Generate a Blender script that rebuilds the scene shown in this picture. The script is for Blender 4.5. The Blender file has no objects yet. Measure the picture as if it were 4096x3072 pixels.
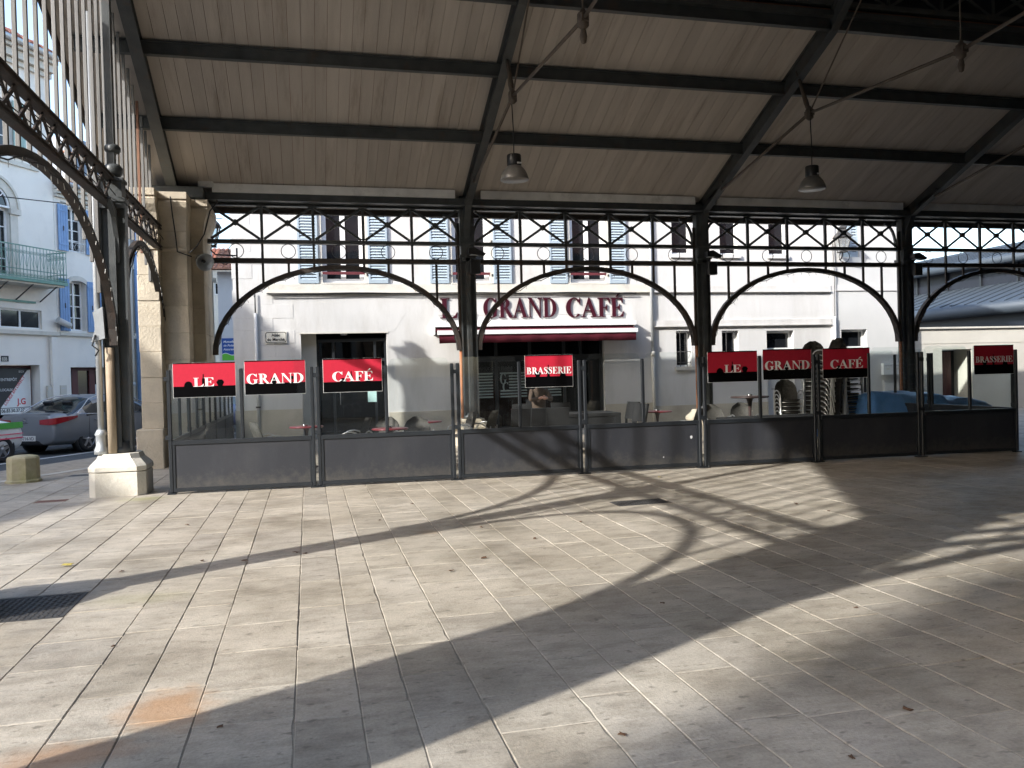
import bpy, bmesh, math, random
from mathutils import Matrix, Vector
random.seed(7)
R = math.radians
scene = bpy.context.scene
COL = scene.collection

# ------------------------------------------------------------------ camera
def _axes(yaw, pitch, roll):
    fw = Vector((math.sin(yaw)*math.cos(pitch), math.cos(yaw)*math.cos(pitch), math.sin(pitch)))
    rt = Vector((math.cos(yaw), -math.sin(yaw), 0)); up = rt.cross(fw)
    return rt*math.cos(roll)+up*math.sin(roll), up*math.cos(roll)-rt*math.sin(roll), fw
_r, _u, _f = _axes(R(13.98), R(-0.758), R(-1.55))
cd = bpy.data.cameras.new('camera'); cam = bpy.data.objects.new('camera', cd); COL.objects.link(cam)
cd.sensor_width = 36; cd.lens = 28.74; cd.clip_start = 0.05; cd.clip_end = 4000
cam.matrix_world = Matrix(((_r.x, _u.x, -_f.x, 0), (_r.y, _u.y, -_f.y, 0), (_r.z, _u.z, -_f.z, 1.6), (0, 0, 0, 1)))
scene.camera = cam

# ------------------------------------------------------------------ sky and sun
SUN_AZ = R(27.5)      # direction of travel, from +X towards +Y
SUN_EL = R(28.5)
sun_dir = Vector((math.cos(SUN_EL)*math.cos(SUN_AZ), math.cos(SUN_EL)*math.sin(SUN_AZ), -math.sin(SUN_EL)))
world = bpy.data.worlds.new('World'); scene.world = world; world.use_nodes = True
wn = world.node_tree.nodes; wl = world.node_tree.links
sky = wn.new('ShaderNodeTexSky'); sky.sky_type = 'NISHITA'; sky.sun_disc = False
sky.sun_elevation = SUN_EL
sky.sun_rotation = math.atan2(-sun_dir.x, -sun_dir.y)
sky.air_density = 1.0; sky.dust_density = 1.9; sky.ozone_density = 1.0
wl.new(sky.outputs[0], wn['Background'].inputs[0]); wn['Background'].inputs[1].default_value = 0.15
sl = bpy.data.lights.new('sun', 'SUN'); sun = bpy.data.objects.new('sun', sl); COL.objects.link(sun)
sl.energy = 2.0; sl.angle = R(0.75); sl.color = (1.0, 0.98, 0.945)
sun.rotation_euler = sun_dir.to_track_quat('-Z', 'Y').to_euler(); sun.location = (-20, -10, 20)
vs = scene.view_settings
vs.view_transform = 'Standard'; vs.look = 'None'; vs.gamma = 1.0; vs.exposure = 1.95
scene.cycles.use_denoising = True
scene.cycles.max_bounces = 8; scene.cycles.diffuse_bounces = 4; scene.cycles.glossy_bounces = 3
scene.cycles.transparent_max_bounces = 24; scene.cycles.caustics_reflective = False; scene.cycles.caustics_refractive = False

# ------------------------------------------------------------------ materials
M = {}
def _lerp(c, k): return tuple(max(0, min(1, v*k)) for v in c)
def pm(name, base, rough=.6, var=.18, scale=3.0, bump=.15, bscale=30, metal=0, second=None, mix=.5, contrast=(.35, .65),
       island=0.0, stretch=(1, 1, 1), spec=.5, coord='Object', fine=.0, obrand=0.0):
    """procedural material: two-scale noise colour, optional patches of a second colour, per-piece tone, bump"""
    m = bpy.data.materials.new(name); m.use_nodes = True; M[name] = m
    nt = m.node_tree; N = nt.nodes; L = nt.links; b = N['Principled BSDF']
    b.inputs['Roughness'].default_value = rough; b.inputs['Metallic'].default_value = metal
    b.inputs['Specular IOR Level'].default_value = spec
    tc = N.new('ShaderNodeTexCoord'); mp = N.new('ShaderNodeMapping'); mp.inputs['Scale'].default_value = stretch
    L.new(tc.outputs[coord], mp.inputs[0])
    n1 = N.new('ShaderNodeTexNoise'); n1.inputs['Scale'].default_value = scale; n1.inputs['Detail'].default_value = 6
    L.new(mp.outputs[0], n1.inputs['Vector'])
    cr = N.new('ShaderNodeValToRGB'); L.new(n1.outputs[0], cr.inputs[0])
    cr.color_ramp.elements[0].position = .25; cr.color_ramp.elements[1].position = .75
    cr.color_ramp.elements[0].color = (*_lerp(base, 1-var), 1); cr.color_ramp.elements[1].color = (*_lerp(base, 1+var), 1)
    out = cr.outputs[0]
    if second:
        n2 = N.new('ShaderNodeTexNoise'); n2.inputs['Scale'].default_value = scale*.6; n2.inputs['Detail'].default_value = 8
        n2.inputs['Roughness'].default_value = .7
        L.new(mp.outputs[0], n2.inputs['Vector'])
        c2 = N.new('ShaderNodeValToRGB'); L.new(n2.outputs[0], c2.inputs[0])
        c2.color_ramp.elements[0].position, c2.color_ramp.elements[1].position = contrast
        c2.color_ramp.elements[0].color = (0, 0, 0, 1); c2.color_ramp.elements[1].color = (mix, mix, mix, 1)
        mx = N.new('ShaderNodeMix'); mx.data_type = 'RGBA'
        L.new(c2.outputs[0], mx.inputs[0]); L.new(out, mx.inputs[6]); mx.inputs[7].default_value = (*second, 1); out = mx.outputs[2]
    if island or obrand:
        if island:
            g = N.new('ShaderNodeNewGeometry'); src = g.outputs['Random Per Island']
        else:
            g = N.new('ShaderNodeObjectInfo'); src = g.outputs['Random']
        k = island or obrand
        mr = N.new('ShaderNodeMapRange'); mr.inputs[3].default_value = 1-k; mr.inputs[4].default_value = 1+k
        L.new(src, mr.inputs[0])
        hs = N.new('ShaderNodeHueSaturation'); L.new(mr.outputs[0], hs.inputs['Value']); L.new(out, hs.inputs['Color'])
        hs.inputs['Saturation'].default_value = 1.0; out = hs.outputs[0]
    if fine:
        n4 = N.new('ShaderNodeTexNoise'); n4.inputs['Scale'].default_value = 90; n4.inputs['Detail'].default_value = 3
        L.new(tc.outputs[coord], n4.inputs['Vector'])
        m4 = N.new('ShaderNodeMapRange'); m4.inputs[1].default_value = .3; m4.inputs[2].default_value = .7
        m4.inputs[3].default_value = 1-fine; m4.inputs[4].default_value = 1+fine; L.new(n4.outputs[0], m4.inputs[0])
        h4 = N.new('ShaderNodeHueSaturation'); L.new(m4.outputs[0], h4.inputs['Value']); L.new(out, h4.inputs['Color']); out = h4.outputs[0]
    L.new(out, b.inputs['Base Color'])
    if bump:
        n3 = N.new('ShaderNodeTexNoise'); n3.inputs['Scale'].default_value = bscale; n3.inputs['Detail'].default_value = 5
        L.new(mp.outputs[0], n3.inputs['Vector'])
        bp = N.new('ShaderNodeBump'); bp.inputs['Strength'].default_value = bump; bp.inputs['Distance'].default_value = .02
        L.new(n3.outputs[0], bp.inputs['Height']); L.new(bp.outputs[0], b.inputs['Normal'])
    return m
def glass(name, tint=(.9, .95, .93), rough=0.0, ior=1.45, alpha=1.0, film=None):
    """thin clear pane: transparent body, Fresnel reflection, an optional dirt film"""
    m = bpy.data.materials.new(name); m.use_nodes = True; M[name] = m
    nt = m.node_tree; N = nt.nodes; L = nt.links; N.remove(N['Principled BSDF'])
    o = N['Material Output']; t = N.new('ShaderNodeBsdfTransparent'); g = N.new('ShaderNodeBsdfGlossy')
    t.inputs[0].default_value = (*tint, 1); g.inputs['Roughness'].default_value = rough
    lw = N.new('ShaderNodeLayerWeight'); lw.inputs[0].default_value = .5
    pw = N.new('ShaderNodeMath'); pw.operation = 'POWER'; L.new(lw.outputs['Facing'], pw.inputs[0]); pw.inputs[1].default_value = 5
    fr = N.new('ShaderNodeMath'); fr.operation = 'MULTIPLY_ADD'; L.new(pw.outputs[0], fr.inputs[0]); f0 = ((ior-1)/(ior+1))**2
    fr.inputs[1].default_value = .9-f0; fr.inputs[2].default_value = f0
    mx = N.new('ShaderNodeMixShader'); L.new(fr.outputs[0], mx.inputs[0]); L.new(t.outputs[0], mx.inputs[1]); L.new(g.outputs[0], mx.inputs[2])
    s = mx.outputs[0]
    if film:
        d = N.new('ShaderNodeBsdfDiffuse'); d.inputs[0].default_value = (*film[0], 1)
        m2 = N.new('ShaderNodeMixShader'); m2.inputs[0].default_value = film[1]
        L.new(s, m2.inputs[1]); L.new(d.outputs[0], m2.inputs[2]); s = m2.outputs[0]
    L.new(s, o.inputs[0]); return m

pm('paint_dark', (.064, .070, .071), .42, .3, 4, .22, 45, second=(.10, .06, .04), mix=.6, contrast=(.55, .70))
pm('paint_rusty', (.040, .035, .031), .6, .35, 5, .25, 50, second=(.085, .045, .028), mix=.6, contrast=(.45, .7))
pm('slat_paint', (.23, .23, .225), .7, .12, 3, .15, 40, second=(.14, .13, .12), mix=.5, stretch=(1, 1, .12), obrand=.12)
pm('slat_rust', (.22, .11, .07), .8, .3, 6, .2, 40)
pm('pale_plate', (.78, .775, .76), .75, .15, 3, .15, 30, second=(.15, .13, .11), mix=.5, contrast=(.55, .75))
pm('plank', (.53, .48, .43), .8, .10, 2.2, .15, 26, second=(.27, .21, .165), mix=.75, contrast=(.53, .76), stretch=(2.6, .30, .30), obrand=.085, fine=.04)
pm('roof_top', (.25, .12, .08), .8, .3, 3, .3, 20)
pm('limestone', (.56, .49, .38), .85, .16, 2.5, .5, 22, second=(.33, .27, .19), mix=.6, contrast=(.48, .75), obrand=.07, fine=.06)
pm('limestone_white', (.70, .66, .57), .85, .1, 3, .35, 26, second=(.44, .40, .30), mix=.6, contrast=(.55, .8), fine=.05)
pm('moss_stone', (.42, .37, .24), .9, .2, 5, .5, 24, second=(.24, .25, .09), mix=.7, contrast=(.42, .7))
pm('zinc', (.45, .47, .48), .45, .15, 4, .08, 40, metal=.5)
pm('pipe_tan', (.40, .33, .24), .75, .35, 3, .25, 30, second=(.20, .11, .05), mix=.8, contrast=(.45, .7), stretch=(1, 1, .25))
pm('pipe_rust', (.42, .17, .08), .7, .2, 5, .15, 30)
pm('asphalt', (.055, .062, .068), .85, .25, 1.2, .4, 120, fine=.15)
pm('road_paint', (.62, .62, .60), .8, .2, 6, .2, 60)
pm('kerb_stone', (.42, .40, .36), .85, .2, 3, .3, 30, obrand=.1)
pm('ground_base', (.22, .19, .15), .95, .3, 2, .4, 40)
pm('iron', (.045, .043, .042), .6, .3, 12, .25, 60)
pm('rust_plate', (.16, .075, .055), .8, .25, 8, .3, 50)
pm('fence_metal', (.014, .017, .021), .42, .15, 6, .06, 90)
pm('fence_panel', (.020, .022, .028), .6, .12, 1.6, .05, 60, second=(.038, .039, .044), mix=.8, contrast=(.50, .75), stretch=(1.5, 1.5, .6), fine=.10)
pm('banner_red', (.47, .018, .042), .5, .05, 20, 0, fine=.04, spec=.25)
pm('banner_black', (.002, .002, .0025), .7, .1, 5, 0, spec=.03)
pm('banner_white', (.85, .85, .84), .5, .02, 5, 0)
pm('wall_white', (.60, .588, .565), .85, .07, 1.4, .16, 25, second=(.38, .355, .31), mix=.65, contrast=(.47, .76), stretch=(1.3, 1.3, .35), fine=.03)
pm('wall_white2', (.60, .592, .575), .85, .06, 1.2, .14, 25, second=(.40, .38, .34), mix=.6, contrast=(.49, .78), stretch=(1.3, 1.3, .3), fine=.03)
pm('wall_grey', (.56, .56, .545), .85, .07, .9, .10, 25, second=(.46, .46, .44), mix=.6, contrast=(.5, .85), fine=.02)
pm('wall_cream', (.60, .57, .50), .85, .06, 1.0, .12, 25, second=(.46, .43, .37), mix=.4)
pm('wall_plaster', (.80, .76, .69), .88, .06, 1.0, .15, 25, second=(.40, .38, .35), mix=.5, contrast=(.5, .8), fine=.02)
pm('wall_beige', (.48, .44, .37), .88, .10, 1.0, .2, 22, second=(.34, .30, .25), mix=.5, contrast=(.5, .8))
pm('plinth_stone', (.52, .47, .38), .9, .12, 2, .3, 24, second=(.30, .27, .21), mix=.6, contrast=(.5, .8))
pm('stone_trim', (.60, .57, .50), .85, .1, 3, .25, 26, second=(.36, .33, .28), mix=.6, contrast=(.55, .8))
pm('shutter_blue', (.20, .33, .55), .6, .08, 4, .06, 40, second=(.13, .22, .40), mix=.4)
pm('shutter_green', (.30, .42, .38), .6, .1, 4, .06, 40)
pm('shutter_pale', (.36, .43, .48), .55, .05, 4, .05, 40)
pm('frame_white', (.76, .76, .75), .5, .04, 4, .04, 40)
pm('frame_dark', (.018, .021, .024), .35, .1, 4, .04, 40)
pm('frame_brown', (.09, .02, .02), .5, .1, 4, .05, 40)
pm('rail_red', (.12, .025, .03), .5, .1, 4, 0)
pm('letter_red', (.045, .002, .009), .45, .08, 4, .04, 40)
pm('awning_red', (.115, .008, .022), .8, .1, 3, .08, 80)
pm('awning_white', (.82, .82, .80), .5, .04, 3, .03, 50)
pm('dark_room', (.02, .021, .023), .9, .1, 2, 0)
pm('pane_dark', (.012, .014, .017), .06, .1, 2, 0)
pm('tile_red', (.30, .10, .06), .85, .3, 3, .3, 20, second=(.16, .08, .05), mix=.6, island=.2)
pm('tile_orange', (.42, .20, .12), .85, .3, 3, .3, 20, island=.2)
pm('slate', (.17, .20, .25), .6, .15, 5, .15, 30)
pm('balcony_green', (.13, .26, .21), .55, .15, 6, .08, 50)
pm('metal_roof', (.05, .064, .08), .6, .1, 1.2, .03, 20, metal=.2)
pm('dark_cladding', (.008, .010, .017), .5, .15, 1.5, .03, 20)
pm('wicker', (.062, .057, .050), .75, .35, 30, .5, 120)
pm('aluminium', (.62, .62, .62), .28, .06, 6, 0, metal=.9)
pm('rattan_black', (.008, .008, .009), .65, .3, 40, .5, 140)
pm('table_red', (.15, .012, .018), .35, .1, 5, 0)
pm('table_stem', (.05, .03, .028), .45, .2, 6, 0)
pm('tarp_blue', (.09, .24, .55), .38, .15, 4, .35, 14)
pm('lamp_black', (.015, .015, .016), .4, .1, 5, 0)
pm('lamp_shade', (.22, .21, .20), .4, .1, 10, .03, 60, metal=.3)
pm('lamp_inner', (.78, .77, .74), .25, .04, 8, 0)
pm('wire', (.012, .012, .012), .6, .1, 5, 0)
pm('bulb_clear', (.65, .65, .62), .3, .05, 5, 0)
pm('rod', (.10, .078, .06), .6, .3, 8, .2, 50)
pm('sign_blue', (.012, .075, .32), .4, .05, 5, 0)
pm('sign_green', (.12, .48, .04), .4, .05, 5, 0)
pm('enamel', (.70, .68, .60), .35, .05, 8, 0)
pm('ink', (.02, .02, .022), .5, .05, 5, 0)
pm('ink_grey', (.55, .55, .55), .5, .05, 5, 0)
pm('poster_red', (.55, .02, .03), .5, .05, 5, 0)
pm('paper', (.75, .77, .76), .7, .04, 5, 0)
pm('menu_cyan', (.45, .66, .62), .6, .08, 25, 0)
pm('car_grey', (.21, .222, .24), .3, .04, 3, 0, metal=.35)
pm('car_white', (.74, .75, .75), .3, .03, 3, 0)
pm('car_blue', (.02, .035, .13), .28, .05, 3, 0, metal=.4)
pm('car_green', (.08, .38, .06), .35, .05, 3, 0)
pm('car_pink', (.55, .03, .10), .35, .05, 3, 0)
pm('car_glass', (.014, .017, .018), .05, .05, 3, 0)
pm('rubber', (.016, .016, .017), .8, .2, 10, .1, 60)
pm('black_plastic', (.02, .02, .022), .55, .1, 10, 0)
pm('chrome', (.6, .6, .6), .22, .03, 3, 0, metal=1)
pm('rim', (.42, .42, .43), .3, .06, 5, 0, metal=.8)
pm('tail_red', (.30, .012, .018), .15, .08, 5, 0)
pm('plate_white', (.72, .72, .70), .4, .03, 5, 0)
pm('leaf_brown', (.10, .05, .025), .8, .3, 30, .2, 60)
pm('leaf_yellow', (.32, .26, .06), .8, .2, 30, .2, 60)
pm('skin', (.52, .28, .20), .5, .06, 10, .05, 60)
pm('jacket', (.07, .045, .03), .85, .25, 14, .3, 60)
pm('trousers', (.06, .07, .09), .85, .15, 14, .2, 60)
pm('hair', (.03, .02, .014), .6, .2, 30, .3, 90)
def dusty_panel():
    m = M['fence_panel']; N = m.node_tree.nodes; L = m.node_tree.links; b = N['Principled BSDF']; src = b.inputs['Base Color'].links[0].from_socket
    tc = N.new('ShaderNodeTexCoord'); sp = N.new('ShaderNodeSeparateXYZ'); L.new(tc.outputs['Object'], sp.inputs[0])
    mr = N.new('ShaderNodeMapRange'); mr.inputs[1].default_value = .09; mr.inputs[2].default_value = .38; mr.inputs[3].default_value = .62; mr.inputs[4].default_value = .28; L.new(sp.outputs[2], mr.inputs[0])
    oi = N.new('ShaderNodeObjectInfo'); ad = N.new('ShaderNodeVectorMath'); L.new(tc.outputs['Object'], ad.inputs[0]); sc = N.new('ShaderNodeMath'); sc.operation = 'MULTIPLY'; sc.inputs[1].default_value = 31; L.new(oi.outputs['Random'], sc.inputs[0]); L.new(sc.outputs[0], ad.inputs[1])
    n = N.new('ShaderNodeTexNoise'); n.inputs['Scale'].default_value = 9; n.inputs['Detail'].default_value = 9; n.inputs['Roughness'].default_value = .75; L.new(ad.outputs[0], n.inputs['Vector'])
    gt = N.new('ShaderNodeMath'); gt.operation = 'SUBTRACT'; L.new(mr.outputs[0], gt.inputs[0]); L.new(n.outputs[0], gt.inputs[1])
    cl = N.new('ShaderNodeMapRange'); cl.inputs[1].default_value = -.12; cl.inputs[2].default_value = .22; cl.inputs[3].default_value = 0; cl.inputs[4].default_value = .55; L.new(gt.outputs[0], cl.inputs[0])
    mx = N.new('ShaderNodeMix'); mx.data_type = 'RGBA'; L.new(cl.outputs[0], mx.inputs[0]); L.new(src, mx.inputs[6]); mx.inputs[7].default_value = (.085, .078, .066, 1); L.new(mx.outputs[2], b.inputs['Base Color'])
dusty_panel()
glass('glass_fence', (.95, .97, .965), 0.0, 1.4, film=((.7, .73, .73), .004))
glass('glass_shop', (.42, .46, .47), 0.0, 1.5)
glass('glass_film', (.6, .63, .63), .3, 1.3, film=((.42, .50, .50), .42))
glass('glass_lantern', (.85, .87, .87), .1, 1.4, film=((.7, .72, .72), .25))

# ------------------------------------------------------------------ paving material
def paving_material():
    m = bpy.data.materials.new('paving'); m.use_nodes = True; M['paving'] = m
    nt = m.node_tree; N = nt.nodes; L = nt.links; b = N['Principled BSDF']
    g = N.new('ShaderNodeNewGeometry')
    oi = N.new('ShaderNodeObjectInfo'); ad_ = N.new('ShaderNodeMath'); L.new(g.outputs['Random Per Island'], ad_.inputs[0]); L.new(oi.outputs['Random'], ad_.inputs[1])
    fr_ = N.new('ShaderNodeMath'); fr_.operation = 'FRACT'; L.new(ad_.outputs[0], fr_.inputs[0]); SLAB = fr_.outputs[0]
    off = N.new('ShaderNodeVectorMath'); off.operation = 'MULTIPLY'; L.new(SLAB, off.inputs[0]); off.inputs[1].default_value = (37, 53, 0)
    shifted = N.new('ShaderNodeVectorMath'); L.new(g.outputs['Position'], shifted.inputs[0]); L.new(off.outputs[0], shifted.inputs[1])
    def noise(scale, detail=6, rough=.6, stretch=(1, 1, 1), per_slab=False):
        mp = N.new('ShaderNodeMapping'); mp.inputs['Scale'].default_value = stretch; L.new(shifted.outputs[0] if per_slab else g.outputs['Position'], mp.inputs[0])
        n = N.new('ShaderNodeTexNoise'); n.inputs['Scale'].default_value = scale; n.inputs['Detail'].default_value = detail
        n.inputs['Roughness'].default_value = rough; L.new(mp.outputs[0], n.inputs['Vector']); return n.outputs[0]
    def ramp(s, stops):
        r = N.new('ShaderNodeValToRGB'); L.new(s, r.inputs[0]); e = r.color_ramp.elements
        while len(e) < len(stops): e.new(.5)
        for i, (p, c) in enumerate(stops): e[i].position = p; e[i].color = (*c, 1) if len(c) == 3 else c
        return r.outputs[0]
    def mix(a, bcol, f, mode='MIX'):
        x = N.new('ShaderNodeMix'); x.data_type = 'RGBA'; x.blend_type = mode
        for i, v in ((0, f), (6, a), (7, bcol)):
            if hasattr(v, 'links'): L.new(v, x.inputs[i])
            elif i == 0: x.inputs[0].default_value = v
            else: x.inputs[i].default_value = (*v, 1)
        return x.outputs[2]
    base = ramp(SLAB, [(0, (.36, .322, .265)), (.2, (.46, .418, .355)), (.4, (.40, .357, .293)), (.65, (.48, .435, .365)), (.85, (.43, .385, .32)), (1, (.385, .35, .30))])
    cloud = ramp(noise(.9, 7, .65), [(.3, (.56, .54, .50)), (.5, (.93, .92, .90)), (.72, (1.13, 1.13, 1.13))])
    c = mix(base, cloud, 1.0, 'MULTIPLY')
    streak = ramp(noise(5.0, 8, .7, (.6, 1.4, 1), True), [(.36, (.58, .565, .54)), (.52, (1, 1, 1)), (.78, (1.14, 1.14, 1.13))])
    c = mix(c, streak, .62, 'MULTIPLY')
    grime = ramp(noise(2.3, 9, .78, (.7, 1.1, 1), True), [(.50, (0, 0, 0)), (.72, (.75, .75, .75))])
    c = mix(c, (.20, .175, .14), grime)
    speck = ramp(noise(60, 4, .6), [(.3, (.80, .80, .80)), (.5, (1, 1, 1)), (.72, (1.16, 1.15, 1.13))])
    c = mix(c, speck, .8, 'MULTIPLY')
    dots = ramp(noise(16, 3, .5, (.7, 1.2, 1)), [(.62, (0, 0, 0)), (.70, (.65, .65, .65))])
    c = mix(c, (.13, .115, .09), dots)
    # rust and moss stains with a shape of their own
    def stain(c, x, y, rx, ry, col, amt):
        mp = N.new('ShaderNodeMapping'); mp.vector_type = 'TEXTURE'; mp.inputs['Location'].default_value = (x, y, 0); mp.inputs['Scale'].default_value = (rx, ry, 1)
        w = N.new('ShaderNodeMix'); w.data_type = 'VECTOR'; w.inputs[0].default_value = 1
        L.new(g.outputs['Position'], mp.inputs[0])
        ln = N.new('ShaderNodeVectorMath'); ln.operation = 'LENGTH'; L.new(mp.outputs[0], ln.inputs[0])
        ad = N.new('ShaderNodeMath'); ad.operation = 'ADD'; L.new(ln.outputs['Value'], ad.inputs[0])
        ns = N.new('ShaderNodeMath'); ns.operation = 'MULTIPLY_ADD'; L.new(noise(6, 5), ns.inputs[0]); ns.inputs[1].default_value = 1.2; ns.inputs[2].default_value = -.6
        L.new(ns.outputs[0], ad.inputs[1])
        f = ramp(ad.outputs[0], [(.35, (amt, amt, amt)), (1.0, (0, 0, 0))])
        return mix(c, col, f)
    c = stain(c, -.72, 4.28, .26, .34, (.40, .20, .075), .62)
    c = stain(c, -1.12, 3.85, .42, .20, (.34, .16, .06), .5)
    c = stain(c, -2.25, 12.2, .45, .28, (.27, .27, .10), .45)
    c = stain(c, -1.25, 6.55, .45, .25, (.26, .25, .12), .3)
    c = stain(c, 1.15, 8.3, .16, .2, (.26, .19, .13), .6)
    L.new(c, b.inputs['Base Color'])
    rr = ramp(noise(3.0, 6), [(.3, (.40, .40, .40)), (.7, (.68, .68, .68))]); L.new(rr, b.inputs['Roughness'])
    b.inputs['Specular IOR Level'].default_value = .45
    bp = N.new('ShaderNodeBump'); bp.inputs['Strength'].default_value = .35; bp.inputs['Distance'].default_value = .01
    L.new(noise(45, 6, .7), bp.inputs['Height']); L.new(bp.outputs[0], b.inputs['Normal'])
paving_material()

# ------------------------------------------------------------------ mesh helpers
def wm(o):
    return (wm(o.parent) @ o.matrix_parent_inverse @ o.matrix_basis) if o.parent else o.matrix_basis
class MB:
    """collects simple solids, then links them as one mesh object"""
    def __init__(s): s.v = []; s.f = []; s.mi = []; s.sm = []
    def add(s, vs, fs, mi=0, smooth=False):
        o = len(s.v); s.v += [tuple(p) for p in vs]
        for f in fs: s.f.append(tuple(i+o for i in f)); s.mi.append(mi); s.sm.append(smooth)
        return s
    def box(s, x0, y0, z0, x1, y1, z1, mi=0):
        if x0 > x1: x0, x1 = x1, x0
        if y0 > y1: y0, y1 = y1, y0
        if z0 > z1: z0, z1 = z1, z0
        return s.add([(x0,y0,z0),(x1,y0,z0),(x1,y1,z0),(x0,y1,z0),(x0,y0,z1),(x1,y0,z1),(x1,y1,z1),(x0,y1,z1)],
                     [(3,2,1,0),(4,5,6,7),(0,1,5,4),(1,2,6,5),(2,3,7,6),(3,0,4,7)], mi)
    def bbox(s, x0, y0, z0, x1, y1, z1, b=.01, mi=0):
        """box with chamfered edges on all sides"""
        b = min(b, (x1-x0)*.45, (y1-y0)*.45, (z1-z0)*.45)
        X, Y, Z = (x0, x1), (y0, y1), (z0, z1); vs = []; idx = {}
        for i in (0, 1):
            for j in (0, 1):
                for k in (0, 1):
                    sx, sy, sz = (b if i == 0 else -b), (b if j == 0 else -b), (b if k == 0 else -b)
                    idx[i, j, k, 0] = len(vs); vs.append((X[i], Y[j]+sy, Z[k]+sz))
                    idx[i, j, k, 1] = len(vs); vs.append((X[i]+sx, Y[j], Z[k]+sz))
                    idx[i, j, k, 2] = len(vs); vs.append((X[i]+sx, Y[j]+sy, Z[k]))
        I = idx; fs = []
        for i in (0, 1):
            q = [I[i,0,0,0], I[i,1,0,0], I[i,1,1,0], I[i,0,1,0]]; fs.append(q if i else q[::-1])
            q = [I[0,i,0,1], I[1,i,0,1], I[1,i,1,1], I[0,i,1,1]]; fs.append(q[::-1] if i else q)
            q = [I[0,0,i,2], I[1,0,i,2], I[1,1,i,2], I[0,1,i,2]]; fs.append(q if i else q[::-1])
        for a in (0, 1):
            for c in (0, 1):
                for q, fl in (([I[a,c,0,0], I[a,c,1,0], I[a,c,1,1], I[a,c,0,1]], a == c), ([I[a,0,c,0], I[a,1,c,0], I[a,1,c,2], I[a,0,c,2]], a != c),
                              ([I[0,a,c,1], I[1,a,c,1], I[1,a,c,2], I[0,a,c,2]], a == c)):
                    fs.append(q if fl else q[::-1])
        for i in (0, 1):
            for j in (0, 1):
                for k in (0, 1):
                    q = [I[i,j,k,0], I[i,j,k,1], I[i,j,k,2]]; fs.append(q if (i+j+k) % 2 else q[::-1])
        return s.add(vs, fs, mi)
    def bar(s, p, q, w, h, mi=0, up=(0, 0, 1)):
        """rectangular bar from p to q, width w (sideways), height h (towards up)"""
        p = Vector(p); q = Vector(q); d = (q-p).normalized(); up = Vector(up)
        if abs(d.dot(up)) > .98: up = Vector((0, 1, 0)) if abs(d.y) < .9 else Vector((1, 0, 0))
        a = d.cross(up).normalized(); u = a.cross(d)
        vs = []
        for e in (p, q):
            for i, j in ((-1,-1),(1,-1),(1,1),(-1,1)): vs.append(e+a*(i*w/2)+u*(j*h/2))
        return s.add(vs, [(0,1,2,3),(7,6,5,4),(0,4,5,1),(1,5,6,2),(2,6,7,3),(3,7,4,0)], mi)
    def tube(s, pts, r, n=6, mi=0, closed=False, cap=True, smooth=True):
        pts = [Vector(p) for p in pts]; m = len(pts); rs = r if isinstance(r, (list, tuple)) else [r]*m
        vs = []; ref = None
        for i, p in enumerate(pts):
            a = pts[i-1] if (i > 0 or closed) else p; b = pts[(i+1) % m] if (i < m-1 or closed) else p
            d = (b-a).normalized() if (b-a).length > 1e-9 else Vector((0, 0, 1))
            if ref is None: ref = Vector((0, 0, 1)) if abs(d.z) < .9 else Vector((1, 0, 0))
            x = d.cross(ref)
            if x.length < 1e-4: x = d.orthogonal()
            x.normalize(); y = d.cross(x); ref = -y if False else ref
            for k in range(n):
                t = 2*math.pi*k/n; vs.append(p+(x*math.cos(t)+y*math.sin(t))*rs[i])
        fs = []
        for i in range(m if closed else m-1):
            j = (i+1) % m
            for k in range(n): fs.append((i*n+k, i*n+(k+1) % n, j*n+(k+1) % n, j*n+k))
        s.add(vs, fs, mi, smooth)
        if cap and not closed:
            o = len(s.v)-len(vs)
            s.f.append(tuple(o+k for k in range(n-1, -1, -1))); s.mi.append(mi); s.sm.append(False)
            s.f.append(tuple(o+(m-1)*n+k for k in range(n))); s.mi.append(mi); s.sm.append(False)
        return s
    def lathe(s, prof, n=16, c=(0, 0, 0), mi=0, smooth=True):
        """profile [(r, z)...] turned about a vertical axis"""
        vs = []; fs = []; m = len(prof)
        for r, z in prof:
            for k in range(n):
                t = 2*math.pi*(k+.5)/n; vs.append((c[0]+r*math.cos(t), c[1]+r*math.sin(t), c[2]+z))
        for i in range(m-1):
            for k in range(n): fs.append((i*n+k, i*n+(k+1) % n, (i+1)*n+(k+1) % n, (i+1)*n+k))
        if prof[0][0] > 1e-4: fs.append(tuple(range(n-1, -1, -1)))
        if prof[-1][0] > 1e-4: fs.append(tuple((m-1)*n+k for k in range(n)))
        return s.add(vs, fs, mi, smooth)
    def loft(s, rings, mi=0, cap=True, smooth=False):
        n = len(rings[0]); vs = [p for r in rings for p in r]; fs = []
        for i in range(len(rings)-1):
            for k in range(n): fs.append((i*n+k, i*n+(k+1) % n, (i+1)*n+(k+1) % n, (i+1)*n+k))
        if cap: fs.append(tuple(range(n-1, -1, -1))); fs.append(tuple((len(rings)-1)*n+k for k in range(n)))
        return s.add(vs, fs, mi, smooth)
    def prism(s, poly, d0, d1, axis='y', mi=0):
        """polygon [(a, b)...] extruded between d0 and d1: axis y -> (a, d, b), x -> (d, a, b), z -> (a, b, d)"""
        def P(a, b, d): return (a, d, b) if axis == 'y' else ((d, a, b) if axis == 'x' else (a, b, d))
        n = len(poly); vs = [P(a, b, d0) for a, b in poly]+[P(a, b, d1) for a, b in poly]
        fs = [tuple(range(n)), tuple(range(2*n-1, n-1, -1))]
        for k in range(n): fs.append((k, k+n, (k+1) % n+n, (k+1) % n))
        return s.add(vs, fs, mi)
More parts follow.
